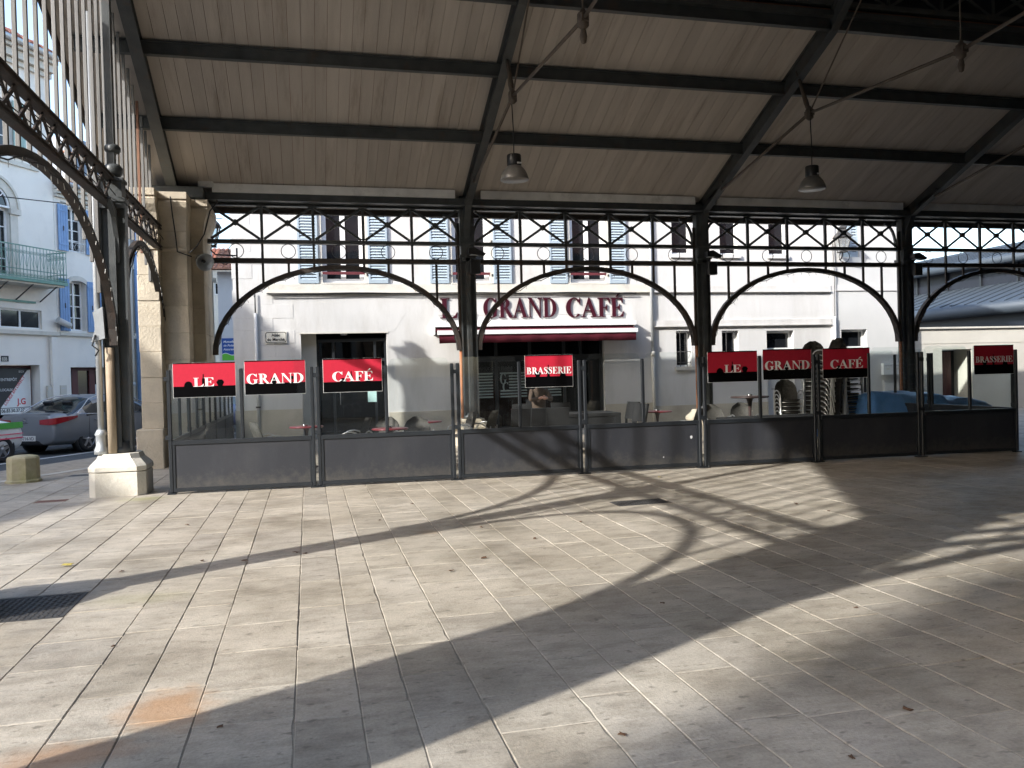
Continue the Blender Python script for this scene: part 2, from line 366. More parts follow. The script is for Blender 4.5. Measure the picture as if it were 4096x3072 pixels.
    def ribbon(s, outer, inner, d0, d1, axis='y', mi=0):
        """band between two polylines, extruded"""
        n = len(outer)
        def P(a, b, d): return (a, d, b) if axis == 'y' else ((d, a, b) if axis == 'x' else (a, b, d))
        vs = [P(*p, d0) for p in outer]+[P(*p, d0) for p in inner]+[P(*p, d1) for p in outer]+[P(*p, d1) for p in inner]; fs = []
        for i in range(n-1):
            fs += [(i, i+1, n+i+1, n+i), (2*n+i, 3*n+i, 3*n+i+1, 2*n+i+1), (i, 2*n+i, 2*n+i+1, i+1), (n+i, n+i+1, 3*n+i+1, 3*n+i)]
        fs += [(0, n, 3*n, 2*n), (n-1, 3*n-1, 4*n-1, 2*n-1)]
        return s.add(vs, fs, mi)
    def mesh(s, name, mats):
        me = bpy.data.meshes.new(name); me.from_pydata(s.v, [], s.f); me.update()
        for m in (mats if isinstance(mats, (list, tuple)) else [mats]): me.materials.append(M[m])
        me.polygons.foreach_set('material_index', s.mi); me.polygons.foreach_set('use_smooth', s.sm)
        bm = bmesh.new(); bm.from_mesh(me); bmesh.ops.recalc_face_normals(bm, faces=bm.faces); bm.to_mesh(me); bm.free()
        return me
    def build(s, name, mats, parent=None, world=False):
        return link(name, s.mesh(name, mats), parent, world)
def link(name, me, parent=None, world=False):
    o = bpy.data.objects.new(name, me); COL.objects.link(o)
    if parent is not None:
        o.parent = parent
        if world: o.matrix_parent_inverse = wm(parent).inverted()
    return o
def tag(o, label=None, cat=None, group=None, kind=None):
    for k, v in (('label', label), ('category', cat), ('group', group), ('kind', kind)):
        if v: o[k] = v
    return o
def thing(name, label, cat, loc=(0, 0, 0), rz=0, group=None):
    o = bpy.data.objects.new(name, None); COL.objects.link(o); o.location = loc; o.rotation_euler = (0, 0, rz); o.empty_display_size = .1
    return tag(o, label, cat, group)
def node(name, parent):
    """an Empty part that parents sub-parts"""
    o = bpy.data.objects.new(name, None); COL.objects.link(o); o.parent = parent; o.matrix_parent_inverse = wm(parent).inverted(); o.empty_display_size = .05
    return o
def copy_tree(o, parent=None):
    c = o.copy(); COL.objects.link(c); c.parent = parent
    if parent is not None: c.matrix_parent_inverse = o.matrix_parent_inverse.copy()
    for ch in KIDS(o): copy_tree(ch, c)
    return c
def KIDS(o): return [x for x in COL.objects if x.parent == o]
def dup(proto, loc, rz, label=None, group=None):
    c = copy_tree(proto); c.location = loc; c.rotation_euler = (0, 0, rz)
    return tag(c, label, None, group)
def text(name, body, size, mat, parent, loc, rot=(R(90), 0, 0), shear=0, width=1.0, align='LEFT', thick=.0015, bold=0.0):
    cu = bpy.data.curves.new(name, 'FONT'); cu.body = body; cu.size = size; cu.shear = shear; cu.align_x = align; cu.extrude = thick; cu.resolution_u = 3
    cu.offset = bold
    o = bpy.data.objects.new(name, cu); COL.objects.link(o)
    dg = bpy.context.evaluated_depsgraph_get(); me = bpy.data.meshes.new_from_object(o.evaluated_get(dg))
    COL.objects.unlink(o); bpy.data.objects.remove(o); me.name = name; me.materials.clear(); me.materials.append(M[mat])
    t = bpy.data.objects.new(name, me); COL.objects.link(t)
    t.parent = parent; t.location = loc; t.rotation_euler = rot; t.scale = (width, 1, 1)
    return t
def arc_pts(cx, cz, a, b, t0, t1, n): return [(cx+a*math.cos(t0+(t1-t0)*i/n), cz+b*math.sin(t0+(t1-t0)*i/n)) for i in range(n+1)]

# ------------------------------------------------------------------ serif capitals
def _rect(x0, y0, x1, y1): return [(x0, y0), (x1, y0), (x1, y1), (x0, y1)]
def _ring(co, ro, ci, ri, a0, a1, n=18):
    o = arc_pts(co[0], co[1], ro[0], ro[1], R(a0), R(a1), n); i = arc_pts(ci[0], ci[1], ri[0], ri[1], R(a0), R(a1), n)
    return ('ring', o, i)
def _stroke(pts, ws, sub=6):
    P = []; W = []
    for i in range(len(pts)-1):
        p0, p1, p2, p3 = (Vector(pts[max(0, min(len(pts)-1, j))]) for j in (i-1, i, i+1, i+2))
        for k in range(sub):
            t = k/sub
            P.append(.5*((2*p1)+(p2-p0)*t+(2*p0-5*p1+4*p2-p3)*t*t+(3*p1-p0-3*p2+p3)*t**3)); W.append(ws[i]+(ws[i+1]-ws[i])*t)
    P.append(Vector(pts[-1])); W.append(ws[-1]); o = []; q = []
    for i, p in enumerate(P):
        d = (P[min(i+1, len(P)-1)]-P[max(i-1, 0)]).normalized(); nrm = Vector((-d.y, d.x))
        o.append(tuple(p+nrm*W[i]/2)); q.append(tuple(p-nrm*W[i]/2))
    return ('ring', o, q)
_ST = _rect(.12, .02, .33, .98)
_TS = _rect(.02, .955, .44, 1); _BS = _rect(.02, 0, .44, .045)
GL = {
 'I': (.46, [_ST, _TS, _BS]),
 'L': (.80, [_ST, _TS, _rect(.02, 0, .74, .045), [(.45, .03), (.56, .0), (.77, .0), (.81, .30), (.78, .30), (.70, .15), (.58, .06)]]),
 'E': (.82, [_ST, _rect(.02, .955, .70, 1), _rect(.02, 0, .72, .045), [(.48, .97), (.55, 1), (.74, 1), (.75, .73), (.72, .73), (.66, .87), (.57, .94)],
             _rect(.30, .48, .50, .53), [(.57, .33), (.57, .68), (.545, .68), (.51, .57), (.43, .53), (.43, .48), (.51, .45), (.545, .33)],
             [(.48, .03), (.56, .0), (.77, .0), (.80, .29), (.77, .29), (.69, .13), (.58, .06)]]),
 'F': (.74, [_ST, _rect(.02, .955, .70, 1), _rect(.02, 0, .46, .045), [(.48, .97), (.55, 1), (.72, 1), (.73, .72), (.70, .72), (.65, .87), (.57, .94)],
             _rect(.30, .47, .50, .52), [(.57, .32), (.57, .67), (.545, .67), (.51, .56), (.43, .52), (.43, .47), (.51, .44), (.545, .32)]]),
 'R': (.88, [_ST, _TS, _BS, _ring((.38, .735), (.33, .265), (.36, .735), (.13, .222), -90, 90), [(.30, .52), (.30, .475), (.46, .475), (.46, .515)],
             [(.36, .49), (.56, .52), (.88, .045), (.92, .04), (.92, 0), (.69, 0)], _rect(.30, .956, .40, .999)]),
 'A': (.96, [[(.09, .03), (.16, .03), (.475, .86), (.49, 1.01), (.455, 1.01)], [(.455, 1.01), (.52, 1.01), (.92, .03), (.69, .03), (.40, .79)],
             _rect(.22, .31, .68, .365), _rect(0, 0, .28, .042), _rect(.57, 0, .99, .043)]),
 'N': (.98, [_rect(.125, .03, .18, .97), _rect(.80, .02, .855, .97), [(.03, 1), (.27, 1), (.855, .14), (.855, -.02), (.80, -.02), (.11, .93)],
             _rect(.02, 0, .29, .042), _rect(.68, .958, .97, 1)]),
 'D': (.94, [_ST, _rect(.02, 0, .42, .045), _rect(.02, .955, .42, 1), _ring((.40, .5), (.50, .5), (.40, .5), (.26, .456), -90, 90)]),
 'C': (.88, [_ring((.5, .5), (.47, .52), (.53, .5), (.24, .472), 38, 318, 26), [(.72, .86), (.80, .90), (.83, 1.01), (.865, 1.01), (.865, .66), (.835, .66), (.79, .78)]]),
 'G': (.98, [_ring((.5, .5), (.47, .52), (.53, .5), (.24, .472), 38, 312, 26), [(.72, .86), (.80, .90), (.83, 1.01), (.865, 1.01), (.865, .66), (.835, .66), (.79, .78)],
             [(.67, .42), (.88, .42), (.88, .10), (.78, .05), (.67, .02)], _rect(.56, .40, .98, .443)]),
 'B': (.84, [_ST, _rect(.02, 0, .42, .045), _rect(.02, .955, .42, 1), _ring((.38, .75), (.31, .25), (.36, .75), (.12, .207), -90, 90),
             _ring((.40, .27), (.38, .27), (.38, .27), (.16, .225), -90, 90)]),
 'S': (.70, [_stroke([(.60, .76), (.50, .93), (.34, .975), (.18, .87), (.17, .72), (.34, .56), (.52, .42), (.55, .22), (.38, .04), (.22, .035), (.08, .24)],
                     [.03, .05, .055, .12, .16, .22, .21, .15, .06, .05, .03]), [(.60, 1.01), (.63, 1.01), (.63, .68), (.60, .68), (.55, .82)], [(.05, -.01), (.08, -.01), (.13, .16), (.08, .33), (.05, .33)]]),
}
GL['É'] = (GL['E'][0], GL['E'][1]+[[(.34, 1.06), (.40, 1.06), (.62, 1.22), (.58, 1.29), (.50, 1.28)]])
GL[' '] = (.42, [])
def serif(name, word, height, mat, parent, x, z, y, depth, width=None, spacing=.02, squeeze=1.0):
    """each capital a mesh of its own, standing in the local xz plane, faces towards -y; returns total width"""
    tot = sum(GL[c][0]+spacing for c in word)-spacing
    k = height*squeeze if width is None else width/tot
    cx = x
    for c in word:
        w, pcs = GL[c]; mb = MB()
        for i, p in enumerate(pcs):
            y0 = y-depth-.0006*i
            if isinstance(p, tuple): mb.ribbon([(cx+a*k, z+b*height) for a, b in p[1]], [(cx+a*k, z+b*height) for a, b in p[2]], y0, y)
            else: mb.prism([(cx+a*k, z+b*height) for a, b in p], y0, y)
        if pcs: mb.build(name, mat, parent)
        cx += (w+spacing)*k
    return tot*k
def lnode(name, parent, loc=(0, 0, 0), rz=0):
    """an Empty part in its parent's own coordinates"""
    o = bpy.data.objects.new(name, None); COL.objects.link(o); o.parent = parent; o.location = loc; o.rotation_euler = (0, 0, rz); o.empty_display_size = .05
    return o

# ------------------------------------------------------------------ ground, paving, road
DIR = R(29.0)                                   # street direction, measured from +Y towards +X
SD = Vector((math.sin(DIR), math.cos(DIR), 0)); SN = Vector((math.cos(DIR), -math.sin(DIR), 0))
def street(s, n, z=0): return SD*s+SN*n+Vector((0, 0, z))
ROAD_IN, ROAD_OUT = -12.05, -18.6               # road band between the plaza edge and the far pavement
mb = MB(); mb.add([(-900, -900, -.30), (900, -900, -.30), (900, 900, -.30), (-900, 900, -.30)], [(0, 1, 2, 3)])
tag(mb.build('ground', 'ground_base'), kind='structure')
def strip(n0, n1, s0, s1, z0, z1):
    a = [street(s0, n0), street(s1, n0), street(s1, n1), street(s0, n1)]
    return [Vector((p.x, p.y, z0)) for p in a], [Vector((p.x, p.y, z1)) for p in a]
mb = MB(); lo, hi = strip(ROAD_IN+.05, ROAD_OUT-.05, -60, 120, -.29, -.12); mb.loft([lo, hi]); tag(mb.build('road', 'asphalt'), kind='structure')
mb = MB(); lo, hi = strip(ROAD_OUT-.15, -60, -60, 120, -.28, 0.0); mb.loft([lo, hi]); tag(mb.build('far_pavement', 'kerb_stone'), kind='structure')
kb = thing('kerb', None, None); tag(kb, kind='structure')
for n0, n1 in ((ROAD_IN+.20, ROAD_IN), (ROAD_OUT, ROAD_OUT-.15)):
    s = 4.0
    while s < 46:
        ln = 1.0; lo, hi = strip(n0, n1, s+.006, s+ln-.006, -.27, .004+random.uniform(-.003, .003)); MB().loft([lo, hi]).build('kerb_stone', 'kerb_stone', kb, True); s += ln
mb = MB()
for n0, n1, s0, s1 in ((-15.70, -15.82, 6, 42),):
    lo, hi = strip(n0, n1, s0, s1, -.125, -.114); mb.loft([lo, hi])
for s0 in (9.5, 15.6, 21.6, 27.4, 33):
    lo, hi = strip(-15.82, -18.2, s0, s0+.1, -.125, -.1145); mb.loft([lo, hi])
tag(mb.build('road_marking', 'road_paint'), kind='structure')

# paving: strips of limestone that run along Y, every slab its own piece
PX = [-7.6, -7.05, -6.4, -5.75, -5.2, -4.6, -4.15, -3.72, -3.3, -2.9, -2.42, -2.05, -1.68, -1.19, -.88, -.57, -.11, .20, .44, .78, 1.24, 1.55, 1.82, 2.16, 2.47, 2.74, 3.09, 3.5, 3.85, 4.2]
while PX[-1] < 24.5: PX.append(PX[-1]+random.choice((.32, .38, .45, .5, .58)))
HOLES = [(-2.41, 6.22, -1.69, 6.92), (3.51, 9.02, 4.19, 9.40), (-3.71, 12.42, -3.31, 12.66), (-4.14, 15.72, -3.73, 16.02)]
slabs = []
for i in range(len(PX)-1):
    x0, x1 = PX[i], PX[i+1]; y = -3.0+random.uniform(0, .6); end = 23.0
    while y < end:
        L_ = random.choice((.42, .5, .55, .62, .75, .9, 1.1))*(1.25 if x0 < -.9 else 1)
        y1 = min(y+L_, end)
        xm, ym = (x0+x1)/2, (y+y1)/2
        if street(0, 0).dot(SN) is not None and Vector((x0, y1, 0)).dot(SN) > ROAD_IN+.22:
            segs = [(y, y1)]
            for hx0, hy0, hx1, hy1 in HOLES:
                if x0 < hx1 and x1 > hx0:
                    ns = []
                    for a, b in segs:
                        if b <= hy0 or a >= hy1: ns.append((a, b))
                        else:
                            if a < hy0-.05: ns.append((a, hy0))
                            if b > hy1+.05: ns.append((hy1, b))
                    segs = ns
            for a, b in segs: slabs.append((x0, a, x1, b))
        y = y1
def _size(sl):
    x, y = (sl[0]+sl[2])/2, (sl[1]+sl[3])/2
    d = x*_f.x+y*_f.y
    if d < 2.2: return 0
    px = (x*_r.x+y*_r.y)/d
    if abs(px) > .68 or y > 12.4+.0 and x > -1.9: return 0
    vy = 1.6/d
    if vy > .50: return 0
    return (sl[2]-sl[0])*(sl[3]-sl[1])/d**3
slabs.sort(key=_size, reverse=True)
pav = tag(thing('paving', None, None), kind='structure')
_rest = MB()
def slab(mb, x0, y0, x1, y1):
    g = random.uniform(.0008, .0040); b = .0035; z = random.uniform(-.0012, .0015); t = [random.uniform(-.0014, .0014) for _ in range(4)]
    j = [random.uniform(-.004, .004) for _ in range(4)]
    x0 += g+j[0]*.5; x1 -= g+j[1]*.5; y0 += g*.6+j[2]*.5; y1 -= g*.6+j[3]*.5
    vs = [(x0, y0, -.05), (x1, y0, -.05), (x1, y1, -.05), (x0, y1, -.05), (x0, y0, z-b+t[0]), (x1, y0, z-b+t[1]), (x1, y1, z-b+t[2]), (x0, y1, z-b+t[3]),
          (x0+b, y0+b, z+t[0]), (x1-b, y0+b, z+t[1]), (x1-b, y1-b, z+t[2]), (x0+b, y1-b, z+t[3])]
    mb.add(vs, [(8, 9, 10, 11), (4, 5, 9, 8), (5, 6, 10, 9), (6, 7, 11, 10), (7, 4, 8, 11), (0, 1, 5, 4), (1, 2, 6, 5), (2, 3, 7, 6), (3, 0, 4, 7)])
def worn_slab(mb, x0, y0, x1, y1):
    """slab with slightly ragged, chipped edges"""
    g = random.uniform(.0008, .0032); z = random.uniform(-.0012, .002); tx, ty = random.uniform(-.0025, .0025), random.uniform(-.0025, .0025)
    n = max(2, int((y1-y0)/.11)); k = 2; ring = []
    def j(): return random.uniform(-.0012, .0030)+(random.uniform(.003, .008) if random.random() < .07 else 0)
    for i in range(k): ring.append((x0+g+(x1-x0-2*g)*i/k, y0+g+j()))
    for i in range(n): ring.append((x1-g-j(), y0+g+(y1-y0-2*g)*i/n))
    for i in range(k): ring.append((x1-g-(x1-x0-2*g)*i/k, y1-g-j()))
    for i in range(n): ring.append((x0+g+j(), y1-g-(y1-y0-2*g)*i/n))
    cx, cy = (x0+x1)/2, (y0+y1)/2; m = len(ring)
    def Z(x, y): return z+tx*(x-cx)/(x1-x0)+ty*(y-cy)/(y1-y0)
    q = 1-.004/min(x1-x0, y1-y0)*2
    top = [(cx+(a-cx)*q, cy+(b-cy)*q, Z(a, b)) for a, b in ring]; mid = [(a, b, Z(a, b)-.0035) for a, b in ring]; low = [(a, b, -.04) for a, b in ring]
    mb.add(top+mid+low, [tuple(range(m))]+[(i+m, (i+1) % m+m, (i+1) % m, i) for i in range(m)]+[(i+2*m, (i+1) % m+2*m, (i+1) % m+m, i+m) for i in range(m)])
for i, sl in enumerate(slabs):
    if i < 300 and _size(sl) > 0:
        m1 = MB(); worn_slab(m1, *sl); m1.build('paving_slab', 'paving', pav, True)
    else: slab(_rest, *sl)
tag(_rest.build('paving_field', 'paving', pav, True), kind='stuff')
pm('joint_sand', (.30, .265, .215), .95, .3, 6, .4, 60)
mb = MB(); mb.add([(-9, -4, -.0050), (26, -4, -.0050), (26, 24, -.0050), (-2.5, 24, -.0050), (-9, 11, -.0050)], [(0, 1, 2, 3, 4)])
mb.build('paving_bed', 'joint_sand', pav, True)

# drains let into the paving
def drain(x0, y0, x1, y1, label, bars, mat='iron'):
    t = thing('drain_cover', label, 'drain cover', ((x0+x1)/2, (y0+y1)/2, 0))
    f = MB(); w = .03
    f.box(x0+.006, y0+.006, -.04, x1-.006, y0+w, -.001); f.box(x0+.006, y1-w, -.04, x1-.006, y1-.006, -.001)
    f.box(x0+.006, y0+w, -.04, x0+w, y1-w, -.001); f.box(x1-w, y0+w, -.04, x1-.006, y1-w, -.001); f.build('frame', mat, t, True)
    b = MB(); b.box(x0+w, y0+w, -.045, x1-w, y1-w, -.0030); b.build('plate', mat, t, True)
    if bars:
        nx = int((x1-x0-2*w)/.042); ny = int((y1-y0-2*w)/.042); g = MB()
        for i in range(nx):
            for j in range(ny):
                cx = x0+w+(i+.5)*(x1-x0-2*w)/nx; cy = y0+w+(j+.5)*(y1-y0-2*w)/ny; q = .013 if (i+j) % 2 else .008
                g.box(cx-q, cy-.021+q, -.02, cx+q, cy+.021-q, .0015)
        tag(g.build('tread', mat, t, True), kind='stuff')
drain(*HOLES[0], 'chequered dark iron drain cover at left edge of the foreground', True)
drain(*HOLES[1], 'dark iron drain cover in the striped shadow before the screens', True)
drain(*HOLES[2], 'flat reddish iron plate in the paving left of the stone plinth', False, 'rust_plate')
drain(*HOLES[3], 'dark iron plate near the kerb behind the stone plinth', False)

# ------------------------------------------------------------------ market hall
YC, HALF = 10.0, 8.2
YA, YB = YC+HALF, 2.5
CX = [-2.24+5.8*i for i in range(7)]            # column lines
GX = -2.68                                      # gable plane
def zb(y): return 6.13+.45*(6.15-abs(y-YC))      # underside of the rafters
def zr(y): return zb(y)+.36                     # underside of the boards
hall = thing('market_hall', 'open market hall with dark iron columns, arches and pale boarded roof', 'market hall', (CX[2], YC, 0))
roof = node('roof', hall)
X0R, X1R = -3.75, 32.9
YT, YE = YC+3.0, 18.72
# boards of the slope in view, each one a plank
x = X0R; cnt = 0; tail = MB()
while x < X1R:
    w = random.uniform(.19, .235); dz = random.uniform(-.004, .004); g = .003
    a, b = x+g, min(x+w, X1R)-g
    vs = [(a, YT, zr(YT)+dz), (b, YT, zr(YT)+dz), (b, YE, zr(YE)+dz), (a, YE, zr(YE)+dz)]
    vs += [(p[0], p[1], p[2]+.022) for p in vs]
    tgt = MB() if x < 22.5 else tail
    tgt.add(vs, [(3, 2, 1, 0), (4, 5, 6, 7), (0, 1, 5, 4), (1, 2, 6, 5), (2, 3, 7, 6), (3, 0, 4, 7)])
    if tgt is not tail: tgt.build('plank', 'plank', roof, True)
    x += w
tag(tail.build('plank_field', 'plank', roof, True), kind='stuff')
def sheet(mb, y0, z0, y1, z1, t, x0=X0R-.06, x1=X1R):
    mb.add([(x0, y0, z0), (x1, y0, z0), (x1, y1, z1), (x0, y1, z1), (x0, y0, z0+t), (x1, y0, z0+t), (x1, y1, z1+t), (x0, y1, z1+t)],
           [(3, 2, 1, 0), (4, 5, 6, 7), (0, 1, 5, 4), (1, 2, 6, 5), (2, 3, 7, 6), (3, 0, 4, 7)])
mb = MB(); sheet(mb, YT-.05, zr(YT)+.06, YE+.06, zr(YE)+.03, .05); mb.build('roof_cover', 'roof_top', roof, True)
mb = MB(); ny, ne = 2*YC-YT, 2.32
sheet(mb, ny+.05, zr(YT)+.05, ne-.06, zr(ne)+.03, .05); mb.build('roof_cover', 'roof_top', roof, True)
mb = MB(); sheet(mb, ny, zr(YT), ne, zr(ne), .022, X0R); mb.build('boarding', 'plank', roof, True)
# raised lantern along the ridge
mb = MB()
for sgn in (1, -1):
    y1, y0 = YC+sgn*3.5, YC
    sheet(mb, y0, 10.35, y1, 8.95, .05)
mb.build('lantern_cover', 'roof_top', roof, True)
mb = MB(); sheet(mb, YC, 10.25, YC+3.45, 8.87, .03, X0R); mb.build('lantern_boarding', 'plank', roof, True)
mb = MB(); sheet(mb, YC, 10.25, YC-3.45, 8.87, .03, X0R); mb.build('lantern_boarding', 'plank', roof, True)
for sgn in (1, -1):
    mb = MB(); mb.box(X0R+.2, YC+sgn*3.06, zr(YT)+.05, X1R, YC+sgn*3.12, 8.98); mb.build('lantern_wall', 'dark_cladding', roof, True)
# clerestory girder on the inner side of the lantern wall
lg = node('lantern_girder', hall); yl = YC+2.92
for z in (7.86, 8.04, 8.78): MB().box(GX, yl-.05, z, X1R, yl+.05, z+.09).build('rail', 'paint_dark', lg, True)
x = CX[1]-5.8
i = 0
while x < 22:
    m1 = MB(); m1.bar((x, yl, 8.12), (x+1.16, yl, 8.78), .03, .05); m1.build('diagonal', 'paint_dark', lg, True)
    m1 = MB(); m1.bar((x, yl+.03, 8.78), (x+1.16, yl+.03, 8.12), .03, .05); m1.build('diagonal', 'paint_dark', lg, True)
    m1 = MB(); m1.box(x-.025, yl-.02, 8.13, x+.025, yl+.02, 8.78); m1.build('post', 'paint_dark', lg, True); x += 1.16
def ibeam(mb, p, q, h, w, tf=.022, tw=.03):
    """I-section from p to q whose lower edge runs through p and q"""
    p = Vector(p); q = Vector(q); d = (q-p).normalized(); sd = d.cross(Vector((0, 0, 1))).normalized(); up = sd.cross(d)
    mb.bar(p+up*(tf/2), q+up*(tf/2), w, tf, up=up); mb.bar(p+up*(h-tf/2), q+up*(h-tf/2), w, tf, up=up); mb.bar(p+up*(h/2), q+up*(h/2), tw, h-2*tf, up=up)
for cx in [GX+.14]+CX[1:]:
    for sg in (1, -1):
        ya, yt = (YA-.05 if sg > 0 else YB+.05), YC+sg*2.9
        m1 = MB(); ibeam(m1, (cx, ya, zb(ya)), (cx, yt, zb(yt)), .35, .16 if cx > -1 else .20); m1.build('rafter', 'paint_dark', hall, True)
        m1 = MB(); ibeam(m1, (cx, yt, zb(yt)), (cx, YC, 9.9), .30, .14); m1.build('rafter', 'paint_dark', hall, True)
for off in (6.15, 4.5, 3.02):
    for sg in (1, -1):
        y = YC+sg*off; m1 = MB(); dz = zr(y)-.25
        ibeam(m1, (X0R+.25, y, dz), (X1R, y, dz), .235, .11); m1.build('purlin', 'paint_dark', hall, True)
for sg in (1, -1):   # verge boards of the gable overhang
    m1 = MB(); m1.bar((X0R-.03, 18.76 if sg > 0 else 2.3, zr(18.76 if sg > 0 else 2.3)-.03), (X0R-.03, YC+sg*3.0, zr(YC+3)-.03), .035, .26); m1.build('verge_board', 'paint_rusty', hall, True)
    m1 = MB(); m1.bar((X0R-.03, YC+sg*3.6, 8.86), (X0R-.03, YC, 10.3), .035, .26); m1.build('verge_board', 'paint_rusty', hall, True)
# tie rods of each truss
for cx in CX[1:5]:
    tr = node('tie_rod_truss', hall); n1 = (cx, 13.7, 6.37); n2 = (cx, 10.0, 6.12); n1b = (cx, 6.3, 6.37)
    def rod(a, b, r): MB().tube([a, b], r, 6).build('rod', 'rod', tr, True)
    rod((cx, 17.1, zb(17.1)-.02), n1, .030); rod(n1, n2, .027); rod(n2, n1b, .027); rod(n1b, (cx, 3.2, zb(3.2)-.02), .03)
    rod(n1, (cx, 10.1, 9.75), .016); rod(n1b, (cx, 9.9, 9.75), .016); rod(n2, (cx, 10, 9.7), .012)
    for nn, yy in ((n1, 14.0), (n1b, 6.0)):
        MB().lathe([(.035, 0), (.05, .25), (.035, .6), (.03, 1.0)], 8, (0, 0, 0)).build('strut', 'rod', tr, True).matrix_parent_inverse = \
            wm(tr).inverted() @ Matrix.Translation(nn) @ Vector((0, yy-nn[1], zb(yy)-nn[2])).to_track_quat('Z', 'Y').to_matrix().to_4x4()
    for nn in (n1, n2, n1b):
        m1 = MB(); m1.lathe([(.03, -.13), (.075, -.09), (.075, .07), (.04, .1), (.03, .13)], 8, nn); m1.box(nn[0]-.05, nn[1]-.09, nn[2]-.05, nn[0]+.05, nn[1]+.09, nn[2]+.05)
        m1.build('node_casting', 'rod', tr, True)
    m1 = MB(); m1.lathe([(.0, -.32), (.035, -.30), (.05, -.22), (.03, -.12), (.03, 0)], 8, n2); m1.build('finial', 'rod', tr, True)

# columns with stone plinths
def plinth(parent, cx, cy):
    def oc(h, c): return [(cx-h+c, cy-h), (cx+h-c, cy-h), (cx+h, cy-h+c), (cx+h, cy+h-c), (cx+h-c, cy+h), (cx-h+c, cy+h), (cx-h, cy+h-c), (cx-h, cy-h+c)]
    m1 = MB()
    rings = [(.375, .10, -.02), (.375, .10, .335), (.365, .10, .345)]
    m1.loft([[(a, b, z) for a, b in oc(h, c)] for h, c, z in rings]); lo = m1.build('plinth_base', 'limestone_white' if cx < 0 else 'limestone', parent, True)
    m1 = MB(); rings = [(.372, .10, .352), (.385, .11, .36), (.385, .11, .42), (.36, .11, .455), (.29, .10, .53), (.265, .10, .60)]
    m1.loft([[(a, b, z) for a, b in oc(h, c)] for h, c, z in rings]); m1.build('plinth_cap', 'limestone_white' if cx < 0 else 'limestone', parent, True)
def column(cx, cy, side, pl=True, top=5.6, pipes=None):
    """side: unit step (dx, dy) towards the hall's inside"""
    c = node('column', hall)
    m1 = MB(); m1.box(cx-.16, cy-.05, .6, cx+.16, cy+.05, 4.25); m1.box(cx-.045, cy-.15, .6, cx+.045, cy-.05, 4.25); m1.box(cx-.045, cy+.05, .6, cx+.045, cy+.15, 4.25)
    for q in (-1, 1):
        m1.box(cx+q*.16-.014, cy-.10, .6, cx+q*.16+.014, cy+.10, 4.25)
    m1.build('shaft', 'paint_dark', c, True)
    m1 = MB()
    m1.box(cx-.17, cy-.15, 4.13, cx+.17, cy+.15, 4.22); m1.box(cx-.19, cy-.17, 4.223, cx+.19, cy+.17, 4.28); m1.box(cx-.15, cy-.14, 4.283, cx+.15, cy+.14, 4.52)
    m1.box(cx-.17, cy-.16, 4.523, cx+.17, cy+.16, 4.57); m1.box(cx-(.16 if top < 5.7 else .05), cy-(.10 if top < 5.7 else .07), 4.573, cx+(.16 if top < 5.7 else .05), cy+(.10 if top < 5.7 else .07), top)
    m1.build('capital', 'paint_dark', c, True)
    m1 = MB(); m1.lathe([(.2, .6), (.2, .66), (.15, .70), (.14, .76)], 8, (cx, cy, 0)); m1.build('base_ring', 'paint_dark', c, True)
    if pl: plinth(c, cx, cy)
    return c
def bracket(cx, ysg):
    """curved gusset from a column head up to its rafter"""
    ya = YA if ysg > 0 else YB; pts = []
    o = [(ya-ysg*.09, 4.6), (ya-ysg*.16, 5.0), (ya-ysg*.34, 5.35), (ya-ysg*.75, 5.70), (ya-ysg*1.25, zb(ya-ysg*1.25)+.02)]
    i = [(ya+ysg*.05, 4.6), (ya+ysg*.05, 5.0), (ya+ysg*.03, 5.4), (ya-ysg*.3, zb(ya-ysg*.3)+.15), (ya-ysg*1.2, zb(ya-ysg*1.2)+.12)]
    MB().ribbon(o, i, cx-.07, cx+.07, 'x').build('head_bracket', 'paint_dark', hall, True)
    for q in (-1, 1):
        a = arc_pts(cx+q*.50, 4.62, .36, .62, R(180) if q > 0 else 0, R(90), 6)
        b = arc_pts(cx+q*.50, 4.62, .31, .56, R(180) if q > 0 else 0, R(90), 6)
        MB().ribbon(a, b, ya+ysg*.10, ya+ysg*.16, 'y').build('corner_bracket', 'paint_dark', hall, True)
for ysg, cols in ((1, CX[1:6]), (-1, CX[1:4])):
    for cx in cols:
        c = column(cx, YA if ysg > 0 else YB, (0, -ysg)); bracket(cx, ysg)
        if ysg > 0:
            m1 = MB(); m1.tube([(cx-.20, YA-.02, .62), (cx-.20, YA-.02, 2.2)], .035, 8); m1.build('downpipe', 'pipe_rust', c, True)
            m1 = MB(); m1.tube([(cx-.20, YA-.02, 2.2), (cx-.20, YA-.02, 5.0)], .035, 8); m1.build('downpipe', 'paint_rusty', c, True)
